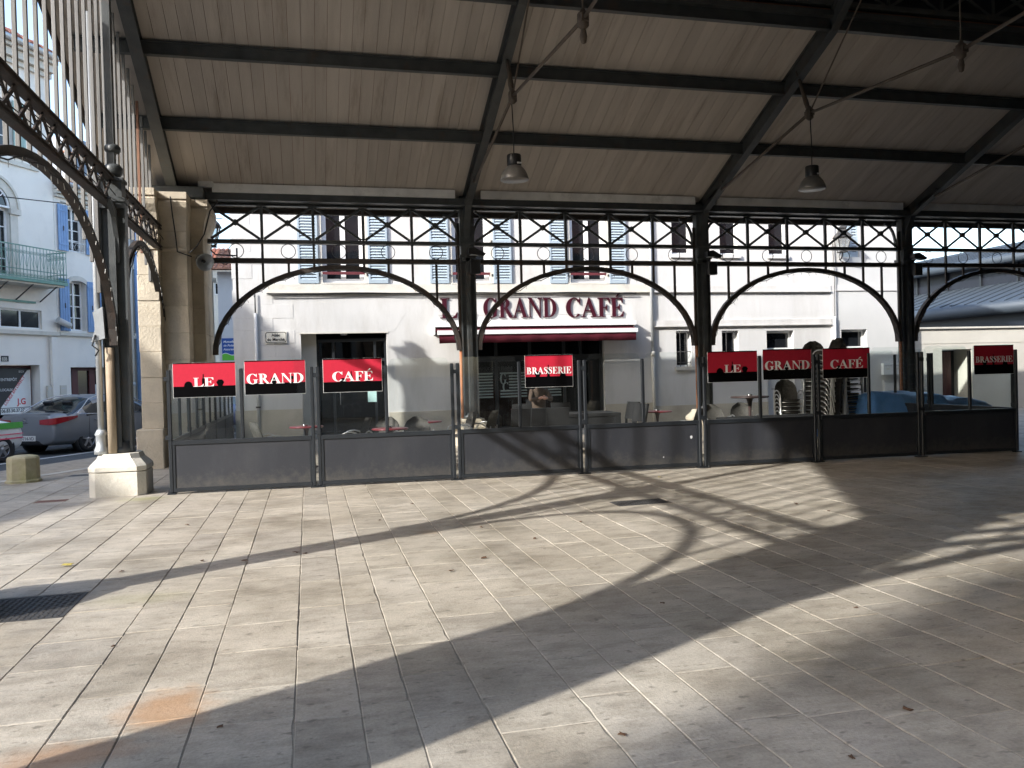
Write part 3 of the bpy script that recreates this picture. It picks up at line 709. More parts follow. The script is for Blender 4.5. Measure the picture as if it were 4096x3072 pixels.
# arcade girders and arches
def arch_z(t, half, zs, rise): return zs+rise*math.sqrt(max(0, 1-min(1, abs(t)/half)**2))
ZS, RISE = 2.15, 1.90
fairy = []
def arcade_bay(xa, xb, y, npan=5, simple=False):
    g = node('arcade_girder', hall); hx = (xb-xa)/2; xm = (xa+xb)/2; half = hx
    n = 28
    def path(h, r): return arc_pts(xm, ZS, h, r, math.pi, 0, n)
    MB().ribbon(path(half, RISE), path(half-.085, RISE-.085), y-.055, y+.055).build('arch', 'paint_rusty', g, True)
    MB().ribbon(path(half-.02, RISE-.088), path(half-.105, RISE-.10), y-.085, y+.085).build('arch_flange', 'paint_rusty', g, True)
    for z0, z1, w in ((4.085, 4.19, .08), (4.50, 4.585, .07), (5.295, 5.34, .07)):
        m1 = MB(); m1.box(xa-.05, y-w, z0, xb+.05, y+w, z0+.02); m1.box(xa-.05, y-w*.5, z0+.02, xb+.05, y+w*.5, z1); m1.build('rail', 'paint_dark' if z0 > 4.3 else 'paint_rusty', g, True)
    m1 = MB(); sg_ = 1 if y > YC else -1; m1.box(xa-.1, y-sg_*.30, 5.345, xb+.1, y+sg_*.05, 5.50); m1.box(xa-.1, y-sg_*.35, 5.345, xb+.1, y-sg_*.302, 5.37); m1.build('eave_beam', 'paint_dark', g, True)
    m1 = MB(); m1.box(xa+.12, y-sg_*.33, 5.503, xb-.12, y-sg_*.28, 5.685); m1.build('wall_plate', 'pale_plate', g, True)
    pw = (xb-xa)/npan
    for i in range(npan+1):
        x = xa+i*pw
        if 0 < i < npan: MB().box(x-.03, y-.03, 4.588, x+.03, y+.03, 5.293).build('post', 'paint_dark', g, True)
        if 0 < i < npan: MB().box(x-.025, y-.025, 4.193, x+.025, y+.025, 4.497).build('post', 'paint_dark', g, True)
        if i < npan:
            xmid = x+pw/2
            for a, b, dy in (((x+.04, 4.60), (x+pw-.04, 5.29), 0), ((x+.04, 5.29), (x+pw-.04, 4.60), .02)):
                m1 = MB(); m1.bar((a[0], y+dy, a[1]), (b[0], y+dy, b[1]), .02, .055); m1.build('diagonal', 'paint_dark', g, True)
            m1 = MB(); m1.tube([(xmid, y-.03, 4.945), (xmid, y+.05, 4.945)], .065, 8, smooth=False); m1.build('boss', 'paint_dark', g, True)
            ring = [(xmid+.15*math.cos(t*math.pi/9), y, 4.345+.15*math.sin(t*math.pi/9)) for t in range(18)]
            MB().tube(ring, .009, 5, closed=True).build('ring', 'paint_dark', g, True)
    for i in range(1, 2*npan):
        x = xa+i*pw/2; zt = arch_z(x-xm, half, ZS, RISE)
        if zt < 4.04 and abs(i-npan) > 0: MB().box(x-.025, y-.02, zt-.01, x+.025, y+.02, 4.083).build('hanger', 'paint_rusty', g, True)
    return xm, half
BAYS = []
for i in range(0, 5):
    xa = CX[i]+.17 if i else -1.93; xb = CX[i+1]-.17
    BAYS.append(arcade_bay(xa, xb, YA)+(YA,))
for i in range(0, 3):
    xa = CX[i]+.17 if i else -1.93; xb = CX[i+1]-.17
    arcade_bay(xa, xb, YB)
# eave gutters
for y, s in ((18.80, 1),):
    prof = arc_pts(y, zr(18.75)+.02, .085, .10, math.pi, 2*math.pi, 6)
    inn = arc_pts(y, zr(18.75)+.02, .07, .085, math.pi, 2*math.pi, 6)
    MB().ribbon(prof, inn, X0R, X1R, 'x').build('gutter', 'paint_dark', hall, True)
    MB().box(X0R, y-.13*s-.02, zr(18.72)-.10, X1R, y-.13*s+.02, zr(18.72)+.01).build('fascia', 'paint_rusty', hall, True)

# gable: columns, arches, chords and upright boards
GY = [6.55, 12.95]
for i, gy in enumerate(GY):
    c = column(GX, gy, (1, 0), True, zr(gy)-.02)
    m1 = MB(); m1.tube([(GX-.22, gy-.16, .62), (GX-.22, gy-.16, 6.9)], .042, 10); m1.lathe([(.10, .60), (.10, .66), (.075, .72), (.075, .86), (.09, .88), (.058, .95)], 10, (GX-.22, gy-.16, 0)); m1.build('downpipe', 'zinc', c, True)
    m1 = MB(); m1.tube([(GX-.07, gy-.19, .61), (GX-.07, gy-.19, 2.12)], .060, 10); m1.build('downpipe', 'pipe_tan', c, True)
    m1 = MB(); m1.lathe([(.10, 0), (.13, .04), (.13, .12), (.10, .16)], 8, (GX+.02, gy, 4.62)); m1.build('collar', 'paint_dark', c, True)
    m1 = MB(); m1.lathe([(.085, 0), (.11, .03), (.11, .09), (.085, .12)], 8, (GX+.02, gy, 4.95)); m1.build('collar', 'paint_dark', c, True)
    for q in (-1, 1):
        a = [(gy+q*.10, 3.35), (gy+q*.14, 3.7), (gy+q*.28, 3.98), (gy+q*.62, 4.16)]; b = [(gy+q*.03, 3.35), (gy+q*.05, 3.75), (gy+q*.2, 4.08), (gy+q*.6, 4.2)]
        MB().ribbon(a, b, GX+.03, GX+.09, 'x').build('corner_bracket', 'paint_dark', c, True)
GB = [(2.9, GY[0]-.16), (GY[0]+.16, GY[1]-.16), (GY[1]+.16, 17.05)]
for ya, yb in GB:
    g = node('gable_girder', hall); ym, half = (ya+yb)/2, (yb-ya)/2; rise = 1.86
    def path(h, r): return arc_pts(ym, ZS, h, r, math.pi, 0, 24)
    MB().ribbon(path(half, rise), path(half-.08, rise-.08), GX-.035, GX+.035, 'x').build('arch', 'paint_rusty', g, True)
    MB().ribbon(path(half-.02, rise-.083), path(half-.095, rise-.095), GX-.055, GX+.055, 'x').build('arch_flange', 'paint_rusty', g, True)
    for z0, z1, w in ((4.12, 4.20, .055), (4.52, 4.60, .055)):
        m1 = MB(); m1.box(GX-w, ya-.05, z0, GX+w, yb+.05, z0+.02); m1.box(GX-.03, ya-.05, z0+.02, GX+.03, yb+.05, z1-.02); m1.box(GX-w, ya-.05, z1-.02, GX+w, yb+.05, z1); m1.build('chord', 'paint_rusty', g, True)
    n = round((yb-ya)/.42); pw = (yb-ya)/n
    for i in range(n):
        y = ya+i*pw
        for (a, za), (b, zb_) in (((y+.02, 4.205), (y+pw-.02, 4.515)), ((y+.02, 4.515), (y+pw-.02, 4.205))):
            m1 = MB(); m1.bar((GX+(.012 if za < 4.3 else -.012), a, za), (GX+(.012 if za < 4.3 else -.012), b, zb_), .02, .045); m1.build('diagonal', 'paint_rusty', g, True)
    for k in (GX-.06, GX+.07):
        m1 = MB(); m1.tube([(k, ya, 4.36+.02*math.sin(0))]+[(k, ya+(yb-ya)*q/8, 4.34+.03*math.sin(q*2.1)) for q in range(1, 9)], .008, 4); m1.build('cable', 'wire', g, True)
    BAYS.append((ym, half, 'g'))
sl = node('slat_screen', hall)
y = 2.97; k = 0
while y < 17.1:
    for ya, yb in GB:
        if ya <= y <= yb: zlow = arch_z(y-(ya+yb)/2, (yb-ya)/2, ZS, 1.86)+.02
    if any(abs(y-g) < .17 for g in GY): zlow = 2.4
    y1 = y+.042; z1 = min(zr(y), zr(y1))-.03
    if abs(y-YC) < 2.9: z1 = 10.2-.40*abs(y-YC)-.12
    m1 = MB(); m1.bbox(GX-.157, y, zlow, GX-.113, y1, z1, .004); m1.build('slat', 'slat_rust' if k == 36 else 'slat_paint', sl, True)
    y += .355; k += 1
for z in (8.05,):
    m1 = MB(); m1.box(GX-.113, 7.0, z, GX-.08, 13, z+.05); m1.build('slat_rail', 'paint_dark', sl, True)

# stone corner piers
def pier(ysg):
    p = node('stone_pier', hall)
    def Y(d): return YC+ysg*d                       # distance from the centre line
    def cour(x0, x1, d0, d1, z0, z1, n, b=.006, jit=.004, mat='limestone'):
        h = (z1-z0)/n
        for i in range(n):
            a, c = sorted((Y(d0)+random.uniform(-jit, jit), Y(d1))); m1 = MB()
            m1.bbox(x0+random.uniform(-jit, jit), a, z0+i*h+.001, x1+random.uniform(-jit, jit), c, z0+(i+1)*h-.001, b); m1.build('stone', mat, p, True)
    cour(-3.12, -2.64, 6.35, 9.0, -.02, .74, 1, .02); cour(-3.04, -2.66, 6.5, 8.95, .74, 4.1, 7, .008, .010)
    cour(-2.655, -2.20, 6.80, 8.9, -.02, 4.1, 8); cour(-2.20, -1.97, 7.45, 8.85, -.02, 4.1, 8)
    def cap(x0, x1, d0, d1, lx=1, rx=1):
        prof = [(4.1, .0), (4.105, .035), (4.16, .045), (4.20, .0), (4.48, 0), (4.50, .02), (4.62, .03), (4.78, .09), (4.92, .19), (5.02, .225), (5.07, .19), (5.075, .24), (5.20, .25)]
        m1 = MB(); rings = []
        for z, o in prof:
            a, c = sorted((Y(d0-o), Y(d1))); rings.append([(x0-o*lx, a, z), (x1+o*rx, a, z), (x1+o*rx, c, z), (x0-o*lx, c, z)])
        m1.loft(rings); m1.build('capital', 'limestone', p, True)
    cap(-3.04, -2.66, 6.5, 8.95, 1, 0); cap(-2.654, -2.205, 6.80, 8.9, 0, .25); cap(-2.2, -1.975, 7.45, 8.85, 0, .55)
    m1 = MB(); a, c = sorted((Y(7.5), Y(8.3))); m1.box(-3.0, a, 5.304, -1.95, c, 5.52); m1.build('coping', 'paint_dark', p, True)
pier(1)
np_ = node('stone_pier', hall)
for i in range(12): MB().bbox(-3.1, 2.24, i*.45, -1.97, 2.86, i*.45+.448, .01).build('stone', 'limestone', np_, True)

# out-of-view panels added to keep light out of the hall
MB().prism([(YC-3.0, 8.2), (YC+3.0, 8.2), (YC+3.0, 8.95), (YC, 10.2), (YC-3.0, 8.95)], GX-.11, GX-.06, 'x').build('sun_blocking_gable', 'plank', hall, True)  # added infill, stops sun reaching the hanging lamps
MB().box(CX[1]+.2, YB-.10, 0, X1R-.13, YB-.05, 5.3).build('light_blocking_bay', 'dark_cladding', hall, True)  # added closure of the near bays, darkens the right side
MB().box(CX[4]+.2, YA+.18, 0, X1R-.13, YA+.23, 5.3).build('light_blocking_bay', 'dark_cladding', hall, True)
MB().box(X1R-.12, YB-.2, 0, X1R-.06, YA+.2, 5.6).build('added_end_wall', 'dark_cladding', hall, True)  # added closure of the far end, for shade inside
MB().prism([(YB-.2, 5.6), (YA+.2, 5.6), (YC+3, 8.1), (YC+3, 8.9), (YC, 10.2), (YC-3, 8.9), (YC-3, 8.1)], X1R-.11, X1R-.07, 'x').build('added_end_gable', 'dark_cladding', hall, True)

# ------------------------------------------------------------------ facades
def wall(parent, x0, x1, z0, z1, holes, mat, thick=.35, name='wall', back=True):
    """wall in the local xz plane (front at y = 0) with rectangular openings (hx0, hz0, hx1, hz1[, depth])"""
    xs = sorted({x0, x1, *[h[0] for h in holes], *[h[2] for h in holes]}); zs = sorted({z0, z1, *[h[1] for h in holes], *[h[3] for h in holes]})
    xs = [v for v in xs if x0 <= v <= x1]; zs = [v for v in zs if z0 <= v <= z1]
    mb = MB()
    def inh(x, z): return any(h[0] < x < h[2] and h[1] < z < h[3] for h in holes)
    for i in range(len(xs)-1):
        for j in range(len(zs)-1):
            a, b, c, d = xs[i], xs[i+1], zs[j], zs[j+1]
            if not inh((a+b)/2, (c+d)/2): mb.add([(a, 0, c), (b, 0, c), (b, 0, d), (a, 0, d)], [(0, 1, 2, 3)])
    for h in holes:
        a, c, b, d = h[:4]; t = h[4] if len(h) > 4 else thick
        for q in ([(a, 0, c), (a, t, c), (a, t, d), (a, 0, d)], [(b, 0, c), (b, 0, d), (b, t, d), (b, t, c)], [(a, 0, d), (a, t, d), (b, t, d), (b, 0, d)], [(a, 0, c), (b, 0, c), (b, t, c), (a, t, c)]):
            mb.add(q, [(0, 1, 2, 3)])
    D = 7.0
    mb.add([(x0, 0, z0), (x0, D, z0), (x0, D, z1), (x0, 0, z1)], [(0, 1, 2, 3)]); mb.add([(x1, 0, z0), (x1, 0, z1), (x1, D, z1), (x1, D, z0)], [(0, 1, 2, 3)])
    mb.add([(x0, D, z0), (x1, D, z0), (x1, D, z1), (x0, D, z1)], [(0, 1, 2, 3)])
    me = bpy.data.meshes.new(name); me.from_pydata(mb.v, [], mb.f); me.materials.append(M[mat]); me.update()
    return link(name, me, parent)
def shutter(parent, x0, z0, x1, z1, mat, slats=True, name='shutter', y=-.045):
    """louvred or boarded shutter folded flat against the wall"""
    w = .055; s = bpy.data.objects.new(name, None); COL.objects.link(s); s.parent = parent; s.empty_display_size = .05
    f = MB()
    if slats:
        f.box(x0, y-.02, z0, x0+w, y+.02, z1); f.box(x1-w, y-.02, z0, x1, y+.02, z1)
        for a, b in ((z0, z0+.09), (z1-.09, z1), ((z0+z1)/2-.05, (z0+z1)/2+.05)): f.box(x0+w, y-.02, a, x1-w, y+.02, b)
        f.build('stile', mat, s)
        n = max(6, int((z1-z0-.28)/.075)); zz = z0+.09; me = None
        for half in ((z0+.09, (z0+z1)/2-.05), ((z0+z1)/2+.05, z1-.09)):
            k = max(3, int((half[1]-half[0])/.075)); st = (half[1]-half[0])/k
            for i in range(k):
                if me is None:
                    q = MB(); W = (x1-x0-2*w)/2
                    q.add([(-W, -.018, -.032), (W, -.018, -.032), (W, .018, .030), (-W, .018, .030), (-W, -.014, -.038), (W, -.014, -.038), (W, .022, .024), (-W, .022, .024)],
                          [(0, 1, 2, 3), (7, 6, 5, 4), (0, 4, 5, 1), (2, 6, 7, 3), (0, 3, 7, 4), (1, 5, 6, 2)]); me = q.mesh('slat', mat)
                o = link('slat', me, s); o.location = ((x0+x1)/2, y, half[0]+(i+.5)*st)
    else:
        n = 4; pw = (x1-x0)/n
        for i in range(n): MB().bbox(x0+i*pw+.003, y-.016, z0, x0+(i+1)*pw-.003, y+.016, z1, .004).build('board', mat, s)
        for zz in (z0+.18, z1-.22): MB().box(x0+.02, y-.030, zz, x1-.02, y-.017, zz+.05).build('ledge', mat, s)
        MB().box((x0+x1)/2-.015, y-.035, (z0+z1)/2-.1, (x0+x1)/2+.015, y-.017, (z0+z1)/2+.05).build('latch', 'iron', s)
    return s
def window(parent, x0, z0, x1, z1, depth=.2, cols=2, rows=1, frame='frame_white', pane='pane_dark', fw=.06, sill=None, name='window', inner=.035):
    """casement window set back in its opening: frame, panes, optional sill"""
    s = bpy.data.objects.new(name, None); COL.objects.link(s); s.parent = parent; s.empty_display_size = .05
    y = depth; f = MB(); e = .002
    f.box(x0+e, y-.03, z0+e, x0+fw, y+.03, z1-e); f.box(x1-fw, y-.03, z0+e, x1-e, y+.03, z1-e); f.box(x0+fw, y-.03, z0+e, x1-fw, y+.03, z0+fw); f.box(x0+fw, y-.03, z1-fw, x1-fw, y+.03, z1-e)
    W = (x1-x0-2*fw)/cols; H = (z1-z0-2*fw)/rows
    for i in range(1, cols): f.box(x0+fw+i*W-fw*.55, y-.034, z0+fw, x0+fw+i*W+fw*.55, y+.026, z1-fw)
    for j in range(1, rows): f.box(x0+fw, y-.022, z0+fw+j*H-.015, x1-fw, y+.02, z0+fw+j*H+.015)
    f.build('frame', frame, s)
    for i in range(cols):
        for j in range(rows):
            a, b = x0+fw+i*W+(fw*.5 if i else 0), x0+fw+(i+1)*W-(fw*.5 if i < cols-1 else 0); c, d = z0+fw+j*H, z0+fw+(j+1)*H
            t = random.uniform(-.012, .012)
            MB().add([(a, y+t, c), (b, y-t, c), (b, y-t*.6, d), (a, y+t*.8, d)], [(0, 1, 2, 3)]).build('pane', pane, s)
    if sill: MB().box(x0-.06, -.07, z0-.10, x1+.06, depth-.03, z0+.001).build('sill', sill, s)
    return s
def part(name, mat, parent, *boxes):
    m = MB()
    for b in boxes: m.box(*b)
    return m.build(name, mat, parent)
def tiled_roof(parent, x0, x1, y0, z0, y1, z1, mat, step=.22, name='roof'):
    """pitched roof with rows of half-round tiles running up the slope"""
    m = MB(); n = max(2, int((x1-x0)/step)); L_ = math.hypot(y1-y0, z1-z0); rows = max(2, int(L_/.34)); w = (x1-x0)/n
    for r in range(rows):
        f0, f1 = r/rows, min(1.03, (r+1.12)/rows)
        for i in range(n):
            xc = x0+(i+.5)*w; vs = []
            for f, rad, lift in ((f0, w*.52, .05), (f1, w*.44, .018)):
                for k in range(5):
                    t = math.pi*k/4; vs.append((xc+rad*math.cos(t), y0+(y1-y0)*f, z0+(z1-z0)*f+lift+rad*.75*math.sin(t)))
            m.add(vs, [(k, k+1, k+6, k+5) for k in range(4)]+[(4, 3, 2, 1, 0)])
    m.add([(x0, y0, z0), (x1, y0, z0), (x1, y1, z1), (x0, y1, z1)], [(0, 1, 2, 3)])
    o = m.build(name, mat, parent); o['kind'] = 'stuff'; return o

# ---- the cafe's own building
YF = 22.6
cafe = thing('cafe_building', 'white two-storey cafe with raised dark red lettering and pale louvred shutters', 'building', (0, YF, 0))
UP = [(.46, 1.57), (4.0, 5.06), (7.46, 8.54)]
holes = [(-.16, 0, 2.12, 2.82, .5), (4.15, 0, 8.43, 2.60, .3)]+[(a, 4.14, b, 6.35, .22) for a, b in UP]
wall(cafe, -1.85, 9.92, -.1, 7.8, holes, 'wall_white')
tiled_roof(cafe, -1.95, 9.95, -.35, 7.75, 4.0, 9.2, 'tile_orange')
part('eave_board', 'stone_trim', cafe, (-1.9, -.32, 7.55, 9.93, -.003, 7.74))
part('string_course', 'stone_trim', cafe, (-1.0, -.055, 3.90, 9.90, .0, 4.10), (-1.0, -.085, 3.865, 9.90, .0, 3.897))
part('plinth', 'plinth_stone', cafe, (2.125, -.035, -.05, 4.14, 0, .66), (8.435, -.035, -.05, 9.91, 0, .66), (-1.88, -.04, -.05, -.165, 0, .84))
# quoin stones of the corner
z = .845; k = 0
while z < 3.7:
    h = random.uniform(.30, .38); w = (.95, 1.55)[k % 2]+random.uniform(-.1, .1)
    MB().bbox(-1.87, -.007, z+.001, -1.87+w, .0, z+h-.001, .003).build('quoin_stone', 'wall_white', cafe)
    z += h; k += 1
while z < 7.4:
    h = random.uniform(.30, .38); w = (.5, .8)[k % 2]+random.uniform(-.05, .05)
    if z > 4.12: MB().bbox(-1.87, -.006, z+.001, -1.87+w, .0, z+h-.001, .003).build('quoin_stone', 'wall_white', cafe)
    z += h; k += 1
# flat arch over the recessed entrance
for i in range(7):
    a0 = -.38+i*(2.72/7); a1 = a0+2.72/7; s0 = (a0-.98)*.22; s1 = (a1-.98)*.22
    MB().prism([(a0+.004, 2.83), (a1-.004, 2.83), (a1+s1-.004, 3.30), (a0+s0+.004, 3.30)], -.003, 0).build('voussoir', 'wall_white', cafe)
part('lintel_edge', 'stone_trim', cafe, (-.20, -.02, 2.80, 2.16, .1, 2.826))
for i, (a, b) in enumerate(UP):
    w = window(cafe, a, 4.14, b, 6.35, .16, 2, 1, 'frame_white', 'pane_dark', .12, None)
    MB().box(a-.05, -.06, 4.10, b+.05, .12, 4.139).build('sill', 'stone_trim', w)
    r = MB(); r.box(a-.03, -.02, 4.36, b+.03, .025, 4.43); r.build('guard_rail', 'rail_red', w)
    for q in (a-.10, b+.01):
        MB().box(q, -.025, 4.105, q+.09, 0, 6.43).build('jamb_stone', 'stone_trim', w)
    for q in (a-.64, b+.10):
        shutter(cafe, q, 4.12, q+.53, 6.38, 'shutter_pale')
        for zz in (4.32, 5.25, 6.2): MB().box(q+(.53 if q < a else -.05), -.05, zz, q+(.58 if q < a else 0), -.005, zz+.06).build('hinge', 'iron', cafe)
part('curtain', 'rail_red', cafe, (.62, .19, 4.35, .95, .21, 4.75))
# recessed entrance: angled dark glazed door
ent = bpy.data.objects.new('entrance', None); COL.objects.link(ent); ent.parent = cafe; ent.location = (.24, .50, 0); ent.rotation_euler = (0, 0, R(-8))
f = MB()
for x in (0, .42, 1.55, 1.84): f.box(x, -.03, 0, x+.07, .03, 2.66)
for z in (0, 2.05, 2.59): f.box(.072, -.026, z, 1.838, .026, z+.08)
f.build('door_frame', 'frame_dark', ent)
for a, b in ((.07, .42), (.49, 1.55), (1.62, 1.84)):
    for c, d in ((.08, 2.05), (2.13, 2.59)): MB().add([(a, 0, c), (b, 0, c), (b, 0, d), (a, 0, d)], [(0, 1, 2, 3)]).build('pane', 'glass_shop', ent)
MB().box(1.36, -.035, .95, 1.60, -.032, 1.50).build('menu_card', 'menu_cyan', ent)
MB().tube([(.62, -.06, .9), (.62, -.06, 1.4)], .015, 6).build('handle', 'chrome', ent)
part('reveal_stone', 'stone_trim', cafe, (-.158, .30, 0, .24, .52, 2.81))
MB().lathe([(.0, 0), (.09, .0), (.10, .03), (.10, .05)], 12, (.98, .25, 2.765)).build('ceiling_lamp', 'ink_grey', cafe)
# shop window under the awning
sw = bpy.data.objects.new('shop_window', None); COL.objects.link(sw); sw.parent = cafe; sw.location = (4.15, .18, 0)
f = MB(); Wd = 4.28
for x in (0, 1.02, 2.02, 3.05, 3.55, Wd-.09): f.box(x, -.04, 0, x+.09, .04, 2.60)
for z, h in ((0, .14), (1.96, .16), (2.50, .10)): f.box(.092, -.036, z, Wd-.092, .036, z+h)
f.build('frame', 'frame_dark', sw)
xs = [(.09, 1.02), (1.11, 2.02), (2.11, 3.05), (3.14, 3.55), (3.64, Wd-.09)]
for a, b in xs:
    for c, d in ((.14, 1.96), (2.12, 2.50)): MB().add([(a, 0, c), (b, 0, c), (b, 0, d), (a, 0, d)], [(0, 1, 2, 3)]).build('pane', 'glass_shop', sw)
for a, b in xs[:3]:                                   # frosted stripes and the monogram on the panes
    fr = MB()
    for i in range(9):
        z = .95+i*.082; fr.box(a+.06+(.26 if 3 <= i <= 7 else 0), -.006, z, b-.06, -.004, z+.045)
    fr.build('frosted_stripes', 'glass_film', sw)
    serif('monogram', 'G', .30, 'glass_film', sw, a+.05, 1.32, -.004, .002, width=.20); serif('monogram', 'C', .26, 'glass_film', sw, a+.12, 1.12, -.004, .0015, width=.18)
part('room', 'dark_room', cafe, (-.6, 3.4, 0, 9.0, 3.45, 2.9), (-.6, .56, -.04, 9.0, 3.4, -.01), (-.62, .56, 0, -.6, 3.4, 2.9), (9.0, .56, 0, 9.02, 3.4, 2.9), (-.6, .56, 2.9, 9.0, 3.4, 2.92))
part('counter', 'frame_brown', cafe, (4.6, 2.6, 0, 7.6, 3.0, 1.1), (4.8, 3.2, 1.4, 7.4, 3.38, 1.44))
# raised lettering above the awning
lt = bpy.data.objects.new('lettering', None); COL.objects.link(lt); lt.parent = cafe
serif('letter', 'LE', .545, 'letter_red', lt, 3.60, 3.17, -.012, .035, width=1.02)
serif('letter', 'GRAND', .545, 'letter_red', lt, 4.83, 3.17, -.012, .035, width=2.18)
serif('letter', 'CAFÉ', .545, 'letter_red', lt, 7.27, 3.165, -.012, .035, width=1.80)
for i, (x, w) in enumerate(((3.55, 5.6),)): part('lettering_rail', 'wall_white2', cafe, (x, -.011, 3.25, x+w, -.003, 3.27))
# awning folded into its cassette
aw = thing('awning', 'dark red awning with white cassette above the cafe window', 'awning', (6.36, YF, 2.5))
part('cassette', 'awning_white', aw, (-2.96, -.30, .42, 2.98, -.003, .54))
part('fabric_roll', 'awning_red', aw, (-2.9, -.22, .30, 2.92, -.03, .395))
part('front_bar', 'awning_white', aw, (-2.9, -.50, .20, 2.94, -.42, .315))
MB().add([(-2.88, -.235, .35), (2.92, -.235, .35), (2.92, -.45, .29), (-2.88, -.45, .29), (-2.88, -.235, .36), (2.92, -.235, .36), (2.92, -.45, .30), (-2.88, -.45, .30)],
         [(0, 1, 2, 3), (7, 6, 5, 4), (0, 4, 5, 1), (2, 6, 7, 3), (0, 3, 7, 4), (1, 5, 6, 2)]).build('canopy', 'awning_red', aw)
v = MB(); n = 40
for i in range(n):
    a, b = -2.86+i*5.76/n, -2.86+(i+1)*5.76/n; ya, yb = -.46+.008*math.sin(i*1.3), -.46+.008*math.sin((i+1)*1.3)
    v.add([(a, ya, .20), (b, yb, .20), (b, yb-.004, -.03+.004*math.sin(i)), (a, ya-.004, -.03+.004*math.sin(i-1)), (a, ya+.004, .20), (b, yb+.004, .20), (b, yb, -.03+.004*math.sin(i)), (a, ya, -.03+.004*math.sin(i-1))],
          [(0, 1, 2, 3), (7, 6, 5, 4), (3, 2, 6, 7)], 0, True)
v.build('valance', 'awning_red', aw)
for x in (-2.94, 2.94): MB().prism([(-.25, .47), (-.003, .47), (-.003, .22), (-.20, .22)], x-.015, x+.015, 'x').build('end_cap', 'awning_white', aw)
# street name plate
pq = thing('street_plate', 'small enamel street name plate reading Allée du Marché', 'street sign', (-.80, YF-.03, 2.72))
def oct_(w, h, c): return [(-w+c, -h), (w-c, -h), (w, -h+c), (w, h-c), (w-c, h), (-w+c, h), (-w, h-c), (-w, -h+c)]
MB().box(-.28, -.01, -.15, .28, .005, .15).build('plate', 'enamel', pq)
MB().ribbon(oct_(.265, .135, .03)+[oct_(.265, .135, .03)[0]], oct_(.252, .122, .03)+[oct_(.252, .122, .03)[0]], -.013, -.0102).build('border', 'ink', pq)
text('lettering', 'Allée', .105, 'ink', pq, (0, -.012, .025), align='CENTER', bold=.002); text('lettering', 'du Marché', .105, 'ink', pq, (0, -.012, -.09), align='CENTER', bold=.002)
# drainpipes and cables on the facade
dp = thing('drainpipe', 'pale grey drainpipe left of the street name plate', 'drainpipe', (-1.30, YF-.06, 0))
MB().tube([(0, 0, 0), (0, 0, 3.35)], .042, 8).build('pipe', 'wall_grey', dp); MB().tube([(0, 0, 3.35), (0, 0, 3.86)], .018, 6).build('cable', 'wire', dp); MB().box(-.06, -.05, .9, .06, .05, .94).build('clip', 'iron', dp)
dp = thing('drainpipe', 'zinc drainpipe between the cafe and the white house', 'drainpipe', (9.93, YF-.08, 0))
MB().tube([(0, 0, 2.05), (0, 0, 7.6)], .048, 8).build('pipe', 'zinc', dp); MB().tube([(0, 0, 0), (0, 0, 2.05)], .055, 8).build('pipe', 'wall_cream', dp); MB().lathe([(.06, 0), (.075, .02), (.075, .12), (.06, .14)], 10, (0, 0, 2.0)).build('socket', 'wall_cream', dp)
cb = MB()
cb.tube([(-1.0+i*.55, -.1, 3.855-.012*math.sin(i*1.1)) for i in range(20)], .013, 5); cb.tube([(-1.0+i*.55, -.09, 3.83-.015*math.sin(i*.7+1)) for i in range(20)], .010, 5)
o = cb.build('facade_cable', 'wire', None); o.location = (0, YF, 0); tag(o, 'black cables running along the ledge of the cafe front', 'cable')

# ---- white house right of the cafe
hw = thing('white_house', 'plain white house with small barred windows right of the cafe', 'building', (13, YF, 0))
h2 = [(10.73-13, 1.68, 11.22-13, 2.73, .28), (12.24-13, 1.62, 12.80-13, 2.72, .28), (13.76-13, 0, 14.70-13, 2.70, .28)]+[(a-13, 4.98, a-13+.62, 6.2, .2) for a in (10.66, 12.24, 13.90)]
wall(hw, 9.925-13, 16.04-13, -.1, 8.4, h2, 'wall_white2')
tiled_roof(hw, 9.92-13, 16.1-13, -.35, 8.35, 4.0, 9.8, 'tile_orange')
part('string_course', 'wall_white', hw, (10.03-13, -.05, 3.90, 16.03-13, 0, 4.06), (10.03-13, -.08, 3.862, 16.03-13, 0, 3.897)); part('string_course', 'wall_white', hw, (10.03-13, -.05, 2.89, 16.03-13, 0, 3.04), (10.03-13, -.08, 2.855, 16.03-13, 0, 2.887))
part('plinth', 'plinth_stone', hw, (9.99-13, -.03, -.05, 13.75-13, 0, .55), (14.71-13, -.03, -.05, 16.03-13, 0, .55))
for h in h2[:2]:
    w = window(hw, h[0], h[1], h[2], h[3], .22, 1, 1, 'frame_white', 'pane_dark', .05, 'stone_trim')
    for i in (.28, .72): MB().tube([(h[0]+(h[2]-h[0])*i, .03, h[1]-.04), (h[0]+(h[2]-h[0])*i, .03, h[3])], .012, 5).build('bar', 'iron', w)
    for zz in (.12, .42, .95): MB().tube([(h[0], .035, h[1]+(h[3]-h[1])*zz), (h[2]+.08, .035, h[1]+(h[3]-h[1])*zz)], .010, 5).build('bar', 'iron', w)
for h in h2[3:]: window(hw, h[0], h[1], h[2], h[3], .16, 1, 1, 'frame_white', 'pane_dark', .06, 'wall_white')
